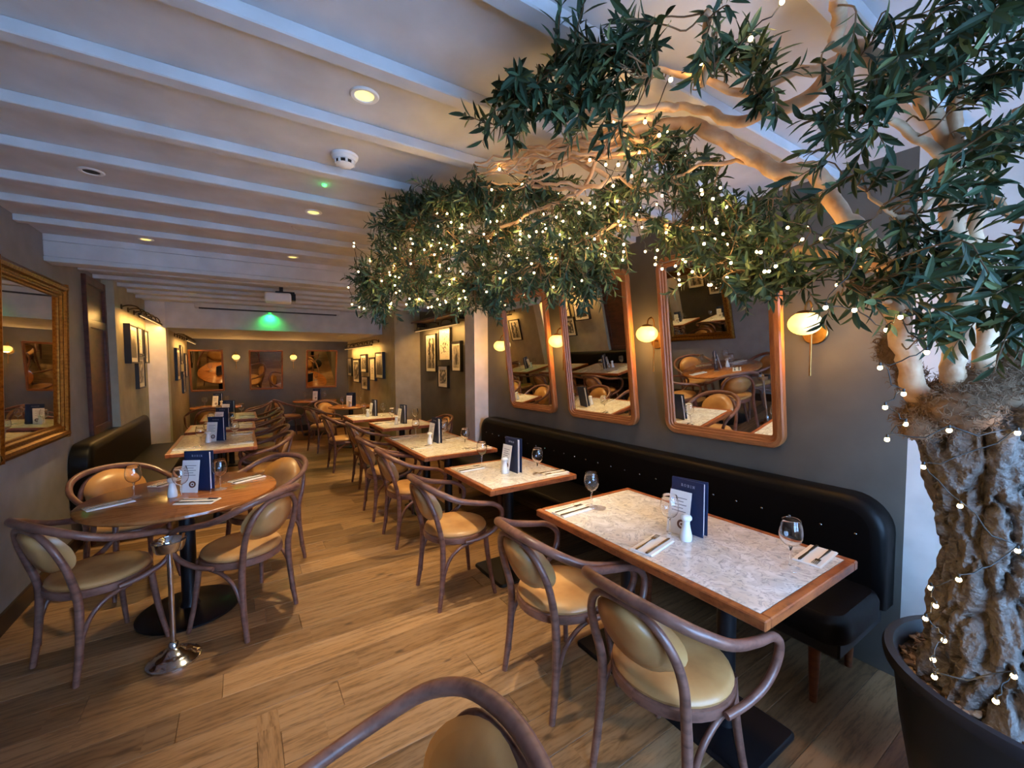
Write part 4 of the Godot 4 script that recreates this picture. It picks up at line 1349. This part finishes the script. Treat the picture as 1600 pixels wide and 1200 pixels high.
func furniture() -> void:
	make_bench("long black buttoned leather bench under the three mirrors", Vector3(2.65, 0, -2.64), WALL_R, 3.96, 0.147, "black leather benches")
	make_bench("plain black leather bench along the wall with the timber hatch", Vector3(-1.22, 0, -6.15), WALL_L, 2.7, 0.0, "black leather benches")
	var gs := "stone topped tables"
	stone_table("long marble topped table with wooden edge beside the potted olive tree", Vector2(1.33, -1.82), Vector2(2.055, -0.625), [-0.27, 0.27], gs)
	stone_table("square marble topped table below the middle wall mirror", Vector2(1.283, -2.952), Vector2(2.0, -2.24), [0.0], gs)
	stone_table("long marble topped table at the pier end of the buttoned bench", Vector2(1.28, -4.56), Vector2(2.0, -3.35), [-0.28, 0.28], gs)
	stone_table("square marble topped table in front of the olive recess with four pictures", Vector2(1.43, -5.84), Vector2(2.14, -5.14), [0.0], gs)
	stone_table("square marble topped table close to the cream end pier", Vector2(1.3, -6.86), Vector2(2.01, -6.17), [0.0], gs)
	stone_table("long marble topped table before the timber hatch and plain bench", Vector2(-0.6, -5.98), Vector2(0.11, -4.78), [-0.28, 0.28], gs)
	stone_table("square marble topped table, middle one of the row along the plain bench", Vector2(-0.59, -6.92), Vector2(0.13, -6.2), [0.0], gs)
	stone_table("marble topped table by the white pier at the end of the plain bench", Vector2(-0.52, -8.3), Vector2(0.18, -7.3), [0.0], gs)
	var gr := "round wooden tables"
	round_table("round polished wooden table in front of the gilt mirror", Vector2(-0.32, -3.29), 0.5, gr)
	round_table("round wooden table under the six pictures on the cream wall", Vector2(1.72, -8.3), 0.4, gr)
	round_table("round wooden table standing against the olive back wall", Vector2(1.35, -10.15), 0.45, gr)
	round_table("round orange brown table in the back corner by the small pictures", Vector2(-0.42, -9.75), 0.42, gr)
	var gc := "bentwood armchairs with tan leather seats"
	var spots := [
		["bentwood armchair at the marble table, closest one to the olive tree pot", 1.295, -0.935, 0.03],
		["bentwood armchair at the olive tree table, beside the square table's chair", 1.275, -1.545, 0.0],
		["single bentwood armchair at the square table below the middle mirror", 1.195, -2.57, 0.0],
		["bentwood armchair at the bench-end long table, next to the square table's chair", 1.245, -3.59, 0.0],
		["bentwood armchair at the bench-end long table, on the white pier side", 1.245, -4.32, 0.0],
		["bentwood armchair on the aisle side of the table by the olive recess", 1.38, -5.5, 0.0],
		["bentwood armchair at the square table close to the cream end pier", 1.25, -6.52, 0.03],
		["bentwood armchair with its back to the four recess pictures", 2.2, -5.5, PI],
		["bentwood armchair alone on open oak boards, its padded back and rail showing", 0.165, -0.69, PI + 0.08],
		["bentwood armchair at the round table, closest to the skirting board", -0.67, -3.05, 0.64],
		["bentwood armchair at the round table, next to the metal bucket stand", -0.03, -2.985, 2.36 + PI * 0.0],
		["bentwood armchair at the round table with its back to the hatch table chairs", 0.1, -3.68, PI + 0.7],
		["bentwood armchair at the round table with its back to the plain bench", -0.69, -3.92, -1.0],
		["bentwood armchair on the aisle side of the hatch table, nearer the round table", 0.16, -5.13, PI],
		["bentwood armchair on the aisle side of the hatch table, nearer the middle table", 0.17, -5.75, PI],
		["bentwood armchair at the middle square table of the plain bench row", 0.18, -6.56, PI],
		["bentwood armchair at the white pier table, side towards the middle table", 0.23, -7.46, PI],
		["bentwood armchair at the white pier table, side towards the back wall", 0.23, -8.09, PI],
		["bentwood armchair with rounded back at the back corner round table", -0.55, -9.1, -PI / 2 + PI + 0.2],
		["bentwood armchair beside the back corner table, facing the small pictures", 0.2, -9.65, PI - 0.1],
		["bentwood armchair at the six picture round table, aisle side", 1.2, -8.1, 0.3],
		["bentwood armchair at the six picture round table, back wall side", 1.47, -8.77, -1.1],
		["bentwood armchair at the back wall round table, on its aisle side", 0.84, -10.05, 0.25],
		["bentwood armchair at the back wall round table, turned to the back wall", 1.4, -9.52, PI / 2],
	]
	var proto: Node3D
	for i in spots.size():
		var s: Array = spots[i]
		var p := Vector3(s[1], 0, s[2])
		if i == 0: proto = make_chair(s[0], p, s[3], gc)
		else: copy(proto, "bentwood_armchair", s[0], p, s[3], gc)
	# polished wine bucket stand
	var t := thing("bucket_stand", "polished metal bucket stand on stepped foot between the round table chairs", "stand", Vector3(-0.345, 0, -2.755))
	var b := MB.new()
	b.lathe(PackedVector2Array([Vector2(0.0, 0), Vector2(0.118, 0), Vector2(0.118, 0.01), Vector2(0.108, 0.018), Vector2(0.1, 0.02), Vector2(0.088, 0.032), Vector2(0.07, 0.04), Vector2(0.05, 0.046), Vector2(0.036, 0.06), Vector2(0.026, 0.066), Vector2(0.022, 0.09), Vector2(0.014, 0.1)]), 48)
	obj("foot", b, M.chrome, t)
	b = MB.new()
	b.lathe(PackedVector2Array([Vector2(0.0125, 0.095), Vector2(0.0125, 0.585)]), 20)
	obj("pole", b, M.chrome, t)
	b = MB.new()
	b.lathe(PackedVector2Array([Vector2(0, 0.583), Vector2(0.03, 0.583), Vector2(0.058, 0.588), Vector2(0.064, 0.6), Vector2(0.072, 0.64), Vector2(0.075, 0.642), Vector2(0.07, 0.638), Vector2(0.06, 0.6), Vector2(0.0, 0.594)]), 40)
	obj("bowl", b, M.chrome, t)
	b = MB.new()
	b.pad(rounded(0.03, 0.05, 0.004, 3), PackedVector2Array([Vector2(0, 0), Vector2(0, 0.003)]))
	var o := obj("lip", b, M.chrome, t)
	o.position = Vector3(0.058, 0.652, 0.03)
	o.rotation = Vector3(0.15, 1.2, -0.3)

func table_ware() -> void:
	var y := 0.7505
	var tables := {
		"a": "olive tree table", "b": "square table below the middle mirror", "c": "bench-end long table",
		"d": "table by the olive recess", "e": "square table near the cream pier", "r": "round table by the gilt mirror", "h": "marble table before the timber hatch", "m": "middle table of the plain bench row", "p": "table by the white pier", "s": "round table under six pictures", "w": "round table at the back wall", "k": "back corner round table",
	}
	# where each thing stands: table, a phrase, x, z
	var glasses := [
		["a", "at the end towards the square table on", 1.612, -1.685], ["a", "in front of the salt mill on", 1.625, -1.191], ["a", "behind the menu on", 1.8, -1.27], ["a", "at the olive tree end of", 1.76, -0.745],
		["b", "on the aisle side of", 1.548, -2.832], ["b", "on the bench side of", 1.752, -2.38],
		["c", "at the aisle corner towards the pier of", 1.585, -4.4], ["c", "at the bench corner towards the pier of", 1.86, -4.25], ["c", "at the bench corner towards the square table of", 1.737, -3.5], ["c", "beside the menu of", 1.75, -4.02],
		["d", "on the aisle side of", 1.72, -5.7], ["d", "on the wall side of", 1.95, -5.42],
		["e", "on the aisle side of", 1.58, -6.72], ["e", "on the wall side of", 1.8, -6.42],
		["r", "nearest the wall on", -0.57, -3.345], ["r", "in front of the menu on", -0.325, -3.13], ["r", "by the aisle chair of", -0.137, -3.243], ["r", "behind the menu on", -0.3, -3.55],
		["h", "nearer the round table on", -0.36, -5.1], ["h", "on the bench side of", -0.32, -5.5], ["h", "on the aisle side of", -0.08, -5.32],
		["m", "on the bench side of", -0.34, -6.45], ["m", "on the aisle side of", -0.12, -6.42],
		["p", "on the bench side of", -0.3, -7.6], ["p", "on the aisle side of", -0.02, -7.8],
		["s", "on the aisle side of", 1.55, -8.15], ["s", "on the wall side of", 1.9, -8.3], ["w", "on the aisle side of", 1.15, -10.1], ["w", "by the menu of", 1.55, -10.15], ["k", "on the wall side of", -0.6, -9.7], ["k", "on the aisle side of", -0.25, -9.75],
	]
	var proto: Node3D
	for g in glasses:
		var lb: String = "empty wine glass %s the %s" % [g[1], tables[g[0]]]
		if proto == null: proto = make_glass(lb, Vector3(g[2], y, g[3]), "empty wine glasses")
		else: copy(proto, "wine_glass", lb, Vector3(g[2], y, g[3]), 0, "empty wine glasses")
	var menus := [["a", 1.745, -1.175, 0.12], ["b", 1.665, -2.57, 0.1], ["c", 1.64, -3.96, 0.1], ["d", 1.805, -5.5, 0.1], ["e", 1.7, -6.55, 0.1], ["r", -0.25, -3.31, 1.05], ["h", -0.24, -5.38, 1.05], ["m", -0.22, -6.5, 1.05], ["p", -0.18, -7.75, 1.05], ["s", 1.75, -8.4, 1.05], ["w", 1.4, -10.2, 1.05], ["k", -0.4, -9.85, 1.05]]
	var pm: Node3D
	for m in menus:
		var lb: String = "navy menu with white card standing on the %s" % tables[m[0]]
		if pm == null: pm = make_menu(lb, Vector3(m[1], y, m[2]), m[3], "navy menus standing on tables")
		else: copy(pm, "menu", lb, Vector3(m[1], y, m[2]), m[3], "navy menus standing on tables")
	var mills := [["a", 1.655, -1.125], ["b", 1.585, -2.555], ["c", 1.555, -3.92], ["d", 1.69, -5.42], ["e", 1.58, -6.47], ["r", -0.375, -3.22], ["h", -0.31, -5.28], ["m", -0.28, -6.38], ["p", -0.25, -7.68], ["s", 1.68, -8.2], ["k", -0.34, -9.6]]
	var pp: Node3D
	for m in mills:
		var lb: String = "white ceramic salt mill by the menu on the %s" % tables[m[0]]
		if pp == null: pp = make_mill(lb, Vector3(m[1], y, m[2]), "white salt mills")
		else: copy(pp, "salt_mill", lb, Vector3(m[1], y, m[2]), 0, "white salt mills")
	var naps := [
		["a", "aisle corner towards the square table of", 1.475, -1.69, 0.06], ["a", "aisle side middle of", 1.485, -1.17, 0.2], ["a", "olive tree end of", 1.955, -0.735, 0.08], ["a", "bench side behind the menu on", 1.955, -1.33, 0.0],
		["b", "aisle side of", 1.43, -2.8, 0.05], ["b", "bench side of", 1.885, -2.36, 0.0],
		["c", "aisle corner towards the pier of", 1.41, -4.38, 0.0], ["c", "aisle corner towards the square table of", 1.41, -3.78, 0.0], ["c", "bench corner towards the pier of", 1.87, -4.05, 0.0], ["c", "bench corner towards the square table of", 1.87, -3.46, 0.0],
		["d", "aisle side of", 1.56, -5.6, 0.0], ["e", "aisle side of", 1.43, -6.62, 0.0],
		["r", "wall side of", -0.66, -3.23, 0.45], ["r", "bench side of", -0.44, -3.62, 0.9], ["r", "bucket stand side of", -0.24, -3.02, -0.5], ["r", "aisle side of", 0.01, -3.42, 0.5],
		["h", "aisle corner towards the round table of", -0.02, -5.02, 0.0], ["h", "bench side of", -0.46, -5.0, 0.0], ["h", "aisle corner towards the middle table of", -0.02, -5.7, 0.0], ["m", "aisle side of", 0.0, -6.6, 0.0], ["p", "aisle side of", 0.05, -7.6, 0.0],
	]
	var pn: Node3D
	var pf: Node3D
	var pk: Node3D
	for q in naps:
		var p := Vector3(q[2], y, q[3])
		var turn: float = q[4]
		var away := 0.0 if q[2] < 1.7 else PI
		if q[0] == "r": away = 0.0
		if q[0] in ["h", "m", "p"]: away = PI if q[2] > -0.2 else 0.0
		var tail: String = "%s the %s" % [q[1], tables[q[0]]]
		if pn == null: pn = make_napkin("white napkin, " + tail, p, turn, "folded white napkins")
		else: copy(pn, "napkin", "white napkin, " + tail, p, turn, "folded white napkins")
		var side := Vector3(0, 0.0062, -0.024).rotated(Vector3.UP, turn + away)
		var other := Vector3(0, 0.0062, 0.026).rotated(Vector3.UP, turn + away)
		if pf == null: pf = make_fork("steel fork, " + tail, p + side, turn + away, "steel forks on napkins")
		else: copy(pf, "fork", "steel fork, " + tail, p + side, turn + away, "steel forks on napkins")
		if pk == null: pk = make_knife("steel knife, " + tail, p + other, turn + away, "steel knives on napkins")
		else: copy(pk, "knife", "steel knife, " + tail, p + other, turn + away, "steel knives on napkins")

func wall_things() -> void:
	var prof := PackedVector2Array([Vector2(0, 0), Vector2(0, 0.034), Vector2(0.008, 0.042), Vector2(0.034, 0.042), Vector2(0.038, 0.034), Vector2(0.05, 0.034), Vector2(0.054, 0.024), Vector2(0.066, 0.024), Vector2(0.072, 0.012)])
	var gm := "rounded wooden wall mirrors"
	make_mirror("tilted wooden mirror beside the olive tree, reflecting the round table", Vector3(2.645, 1.045, -1.55), WALL_R, 0.8, 1.24, 0.122, 0.085, prof, M.frame_wood, gm)
	make_mirror("tilted wooden mirror between two others, reflecting the timber hatch", Vector3(2.645, 1.045, -2.626), WALL_R, 0.82, 1.24, 0.122, 0.085, prof, M.frame_wood, gm)
	make_mirror("tilted wooden mirror next to the white pier", Vector3(2.645, 1.045, -3.645), WALL_R, 0.82, 1.24, 0.122, 0.085, prof, M.frame_wood, gm)
	var gp := PackedVector2Array([Vector2(0, 0), Vector2(0, 0.03), Vector2(0.012, 0.05), Vector2(0.03, 0.06), Vector2(0.052, 0.055), Vector2(0.062, 0.038), Vector2(0.074, 0.036), Vector2(0.082, 0.042), Vector2(0.092, 0.04), Vector2(0.1, 0.026), Vector2(0.112, 0.024), Vector2(0.118, 0.012)])
	make_mirror("large gilt framed mirror on the pale wall behind the round table", Vector3(-1.215, 0.985, -4.12), WALL_L, 1.16, 1.2, 0.03, 0.002, gp, M.gilt, "", "gilt_mirror")
	var thin := PackedVector2Array([Vector2(0, 0), Vector2(0, 0.03), Vector2(0.03, 0.034), Vector2(0.036, 0.012)])
	var gb := "tilted mirrors on the back wall"
	make_mirror("dark framed tilted mirror on the back wall beside the cream corner", Vector3(-0.6, 1.0, -10.795), 0, 0.58, 0.9, 0.3, 0.01, thin, M.frame_wood, gb)
	make_mirror("dark framed tilted mirror between the two back wall lamps", Vector3(0.46, 1.0, -10.795), 0, 0.64, 0.9, 0.3, 0.01, thin, M.frame_wood, gb)
	make_mirror("dark framed tilted mirror on the back wall near the six pictures", Vector3(1.58, 1.0, -10.795), 0, 0.66, 0.92, 0.3, 0.01, thin, M.frame_wood, gb)
	var gl := "brass globe wall lamps"
	make_sconce("brass globe wall lamp beside the olive tree trunk", Vector3(2.65, 1.752, -1.03), WALL_R, 1.0, SCONCE, gl)
	make_sconce("brass globe wall lamp between the olive tree mirror and the middle mirror", Vector3(2.65, 1.76, -2.06), WALL_R, 1.0, SCONCE, gl)
	make_sconce("brass globe wall lamp between the middle mirror and the pier mirror", Vector3(2.65, 1.757, -3.11), WALL_R, 1.0, SCONCE, gl)
	make_sconce("brass globe wall lamp next to the white pier", Vector3(2.65, 1.75, -4.14), WALL_R, 1.0, SCONCE, gl)
	make_sconce("small globe wall lamp on the back wall nearer the cream corner", Vector3(-0.09, 1.71, -10.8), 0, 0.9, SCONCE, gl)
	make_sconce("small globe wall lamp on the back wall nearer the six pictures", Vector3(1.0, 1.71, -10.8), 0, 0.9, SCONCE, gl)
	var g1 := "pictures on the cream wall by the hatch"
	make_picture("deep black frame with two stacked photographs by the timber hatch", Vector3(-1.12, 1.8, -6.66), WALL_L, 0.44, 0.46, 0, 0.06, 0.05, g1)
	make_picture("black framed pen drawing above another, under the curved picture light", Vector3(-1.12, 1.86, -7.18), WALL_L, 0.3, 0.36, 1, 0.04, 0.02, g1)
	make_picture("narrow black framed photograph beside the white pier", Vector3(-1.12, 1.8, -7.58), WALL_L, 0.26, 0.45, 3, 0.04, 0.05, g1)
	make_picture("black framed dark photograph hung lowest on the hatch wall", Vector3(-1.12, 1.46, -7.16), WALL_L, 0.42, 0.42, 2, 0.04, 0.05, g1)
	var g2 := "small pictures in the back corner"
	make_picture("tall black framed picture just behind the white pier", Vector3(-0.92, 1.56, -9.0), WALL_L, 0.46, 0.54, 4, 0.04, 0.05, g2)
	make_picture("small high black framed picture in the back corner group", Vector3(-0.92, 1.73, -9.6), WALL_L, 0.3, 0.34, 0, 0.03, 0.04, g2)
	make_picture("black framed picture nearest the back wall on the cream wall", Vector3(-0.92, 1.54, -10.3), WALL_L, 0.38, 0.46, 1, 0.03, 0.04, g2)
	make_picture("lowest black framed picture in the back corner group", Vector3(-0.92, 1.23, -9.8), WALL_L, 0.34, 0.4, 2, 0.03, 0.04, g2)
	var g3 := "pictures in the olive recess"
	make_picture("tall black framed photograph of standing figures in the olive recess", Vector3(2.65, 1.72, -6.53), WALL_R, 0.45, 0.63, 4, 0.03, 0.05, g3)
	make_picture("black framed pale pen drawing under the recess shelf", Vector3(2.65, 1.84, -5.95), WALL_R, 0.44, 0.5, 1, 0.04, 0.02, g3)
	make_picture("black framed photograph of a plant near the white pier", Vector3(2.65, 1.65, -5.52), WALL_R, 0.31, 0.44, 3, 0.05, 0.04, g3)
	make_picture("small low black framed photograph in the olive recess", Vector3(2.65, 1.345, -6.03), WALL_R, 0.38, 0.35, 2, 0.04, 0.05, g3)
	var g4 := "pictures on the far cream wall"
	var far := [["black framed picture closest to the back wall corner, cream wall", 1.48, -10.45, 0.42, 0.43, 0], ["large black framed photograph second from the back wall corner", 1.4, -9.78, 0.6, 0.53, 2], ["black framed engraving above another on the far cream wall", 1.56, -9.1, 0.48, 0.38, 4], ["lowest black framed picture on the far cream wall", 1.15, -9.04, 0.52, 0.28, 3], ["black framed pale drawing of a figure on the far cream wall", 1.45, -8.4, 0.4, 0.46, 1], ["deep black framed photograph closest to the cream end pier", 1.52, -7.9, 0.5, 0.49, 0]]
	for f in far:
		make_picture(f[0], Vector3(2.2, f[1], f[2]), WALL_R, f[3], f[4], f[5], 0.05, 0.05, g4)
	picture_light("long bar light on curved arms over the hatch wall pictures", Vector3(-1.12, 2.13, -7.05), WALL_L, 1.5, 5, 1.5)
	picture_light("long bar light over the small back corner pictures", Vector3(-0.92, 1.97, -9.6), WALL_L, 1.6, 5, 0.9)
	picture_light("long bar light over the six far cream wall pictures", Vector3(2.2, 1.9, -9.1), WALL_R, 2.4, 6, 2.0)
	picture_light("bar light tucked under the dark shelf in the olive recess", Vector3(2.65, 2.1, -6.0), WALL_R, 1.7, 4, 1.5)
	var sh := thing("wall_shelf", "dark wooden shelf over the pictures in the olive recess", "shelf", Vector3(2.65, 2.12, -6.0), WALL_R)
	obj("board", boxed(Vector3(-0.95, 0.105, 0.0), Vector3(0.95, 0.135, 0.2), 0.004), M.door_wood, sh)
	for x in [-0.8, 0.8]:
		obj("bracket", boxed(Vector3(x - 0.012, 0.04, 0.0), Vector3(x + 0.012, 0.105, 0.15), 0.003), M.black_metal, sh)

func ceiling_things() -> void:
	var y := 2.54
	for q in [["lit recessed downlight beside the smoke detector", 0.413, -1.63], ["lit recessed downlight next to the round ceiling speaker", 0.426, -3.03], ["lit recessed downlight just before the boarded downstand, over the aisle", 0.429, -4.38], ["lit recessed downlight just before the boarded downstand, near the pale wall", -0.6, -4.37], ["lit recessed downlight above the olive tree table", 1.41, -2.02], ["lit recessed downlight above the bench-end long table", 1.41, -3.45]]:
		downlight(q[0], Vector3(q[1], y, q[2]), true, SPOT, Color(1.0, 0.91, 0.75) if q[2] > -3.2 else Color(1.0, 0.85, 0.58))
	downlight("unlit recessed downlight with a dark centre over the round table", Vector3(-0.612, y, -3.0), false, 0)
	for q in [["lit recessed downlight in the middle ceiling by the hatch wall", -0.5, -6.74], ["lit recessed downlight in the middle ceiling over the recess table", 1.5, -5.62], ["lit recessed downlight in the middle ceiling over the pier table", 1.5, -6.5]]:
		downlight(q[0], Vector3(q[1], 2.46, q[2]), true, SPOT * 0.8)
	downlight("lit recessed downlight in the low back ceiling over the back corner table", Vector3(-0.3, 2.09, -9.6), true, SPOT * 0.5)
	downlight("lit recessed downlight in the low back ceiling over the six picture table", Vector3(1.6, 2.09, -8.5), true, SPOT * 0.5)
	var t := thing("smoke_detector", "white domed smoke detector with dark slots on the ceiling", "smoke detector", Vector3(0.443, y, -2.14))
	var b := MB.new()
	b.lathe(PackedVector2Array([Vector2(0.03, -0.03), Vector2(0.05, -0.026), Vector2(0.056, -0.014), Vector2(0.06, -0.012), Vector2(0.062, -0.001)]), 32)
	obj("base", b, M.white_plastic, t)
	b = MB.new()
	b.lathe(PackedVector2Array([Vector2(0, -0.058), Vector2(0.018, -0.056), Vector2(0.032, -0.05), Vector2(0.042, -0.043)]), 32)
	obj("dome", b, M.white_plastic, t)
	b = MB.new()
	b.lathe(PackedVector2Array([Vector2(0.038, -0.044), Vector2(0.04, -0.028)]), 24)
	obj("slot_ring", b, M.black_plastic, t)
	for k in 8:
		var o := obj("rib", boxed(Vector3(0.037, -0.046, -0.005), Vector3(0.045, -0.027, 0.005), 0.001), M.white_plastic, t)
		o.rotation.y = TAU * k / 8.0
	t = thing("indicator_light", "small green indicator light on the ceiling between two battens", "indicator light", Vector3(0.416, y, -2.54))
	b = MB.new()
	b.lathe(PackedVector2Array([Vector2(0, -0.012), Vector2(0.011, -0.009), Vector2(0.014, 0.0)]), 16)
	obj("lamp_lens", b, M.green, t)
	omni(Vector3(0, -0.02, 0), Color(0.1, 1.0, 0.4), 0.0012, 0.012, t)
	t = thing("ceiling_speaker", "flush round white speaker grille on the ceiling", "speaker", Vector3(0.435, y, -3.42))
	b = MB.new()
	b.lathe(PackedVector2Array([Vector2(0, -0.004), Vector2(0.085, -0.004), Vector2(0.088, -0.007), Vector2(0.1, -0.006), Vector2(0.103, 0.0)]), 40)
	obj("grille", b, M.ceiling, t)
	t = thing("projection_screen_case", "long white projection screen case with black slot on the bulkhead", "screen case", Vector3(0.45, 2.38, -7.8))
	obj("case", boxed(Vector3(-1.0, 0.01, 0.0), Vector3(1.0, 0.08, 0.11), 0.006), M.ceiling, t)
	obj("slot", boxed(Vector3(-0.95, -0.002, 0.06), Vector3(0.95, 0.016, 0.112), 0.002), M.black_plastic, t)
	t = thing("emergency_light", "green lamp washing the white bulkhead under the screen case", "emergency light", Vector3(0.41, 2.36, -7.785))
	b = MB.new()
	b.lathe(PackedVector2Array([Vector2(0, -0.004), Vector2(0.02, 0.0), Vector2(0.02, 0.018), Vector2(0, 0.018)]), 16, Vector3(0, 0, 0.025))
	obj("lamp_lens", b, M.green, t)
	spot(Vector3(0, -0.012, 0.03), Vector3(0, -1, -0.35), Color(0.08, 1.0, 0.42), 0.3, 78.0, 0.012, t, 1.0)
	t = thing("projector", "white ceiling projector on a black bracket", "projector", Vector3(0.42, 2.4, -5.62), -0.1)
	obj("case", boxed(Vector3(-0.17, -0.13, -0.12), Vector3(0.1, -0.03, 0.12), 0.012), M.white_plastic, t)
	obj("front_panel", boxed(Vector3(-0.155, -0.118, 0.118), Vector3(0.085, -0.042, 0.124), 0.004), M.white_plastic, t)
	obj("bracket", boxed(Vector3(-0.06, -0.035, -0.03), Vector3(0.14, 0.0, 0.03), 0.004), M.black_metal, t)
	obj("bracket_arm", boxed(Vector3(0.105, -0.11, -0.05), Vector3(0.15, -0.03, 0.1), 0.005), M.black_metal, t)
	obj("post", boxed(Vector3(-0.02, -0.03, -0.02), Vector3(0.02, 0.06, 0.02), 0.002), M.black_metal, t)

const SCONCE := 0.36

func fairy_lights() -> void:
	rng.seed = 99
	var pts: Array[Vector3] = []
	# thick in the far half of the canopy
	var regions := [[620, 430, 60, 45, 2.38, 38], [720, 400, 70, 60, 2.2, 40], [800, 370, 70, 70, 2.05, 40], [880, 370, 60, 70, 1.98, 36], [700, 470, 80, 14, 2.24, 14], [560, 470, 14, 30, 2.45, 6]]
	for r in regions:
		for k in r[5]:
			pts.append(pt(r[0] + clampf(rng.randfn(), -1.6, 1.6) * r[2] * 0.7, r[1] + clampf(rng.randfn(), -1.6, 1.6) * r[3] * 0.7, r[4] + rng.randf_range(-0.14, 0.1)))
	light_string("warm fairy light string thick in the drooping tip of the canopy", chain(pts), 4, 0.018, 0.8)
	pts = []
	for r in [[985, 370, 50, 50, 1.85, 20], [1080, 400, 50, 40, 1.68, 20], [1150, 350, 60, 60, 1.6, 16], [1000, 250, 70, 60, 1.6, 16], [1250, 400, 60, 40, 1.45, 12]]:
		for k in r[5]:
			pts.append(pt(r[0] + clampf(rng.randfn(), -1.6, 1.6) * r[2] * 0.7, r[1] + clampf(rng.randfn(), -1.6, 1.6) * r[3] * 0.7, r[4] + rng.randf_range(-0.12, 0.06)))
	light_string("warm fairy light string over the limbs in front of the wall mirrors", chain(pts), 4, 0.018, 0.85)
	pts = []
	for q in [[1222, 2, 1.02], [1173, 60, 1.08], [1095, 98, 1.16], [1048, 124, 1.24], [1008, 190, 1.42], [1030, 211, 1.44], [966, 257, 1.55], [905, 332, 1.7], [780, 264, 1.9], [816, 288, 1.9]]:
		pts.append(pt(q[0], q[1], q[2]))
	light_string("fairy light string hanging from the ceiling limbs above the aisle", pts, 2, 0.012)
	pts = []
	for q in [[1342, 390, 1.1], [1290, 480, 1.15], [1335, 484, 1.15], [1385, 515, 1.18], [1407, 495, 1.16], [1448, 550, 1.14], [1375, 574, 1.18], [1412, 615, 1.17], [1383, 636, 1.18], [1415, 662, 1.16], [1386, 686, 1.17], [1483, 672, 1.12], [1590, 676, 1.1], [1443, 729, 1.18], [1500, 790, 1.13], [1590, 860, 1.1], [1498, 905, 1.1], [1454, 918, 1.14], [1462, 946, 1.13], [1446, 966, 1.14], [1475, 1000, 1.12], [1458, 1030, 1.1], [1460, 1057, 1.07], [1584, 1056, 1.0], [1556, 1095, 0.99]]:
		pts.append(pt(q[0], q[1], q[2]))
	light_string("fairy light string wound down the trunk to the bark chippings", pts, 2, 0.006)
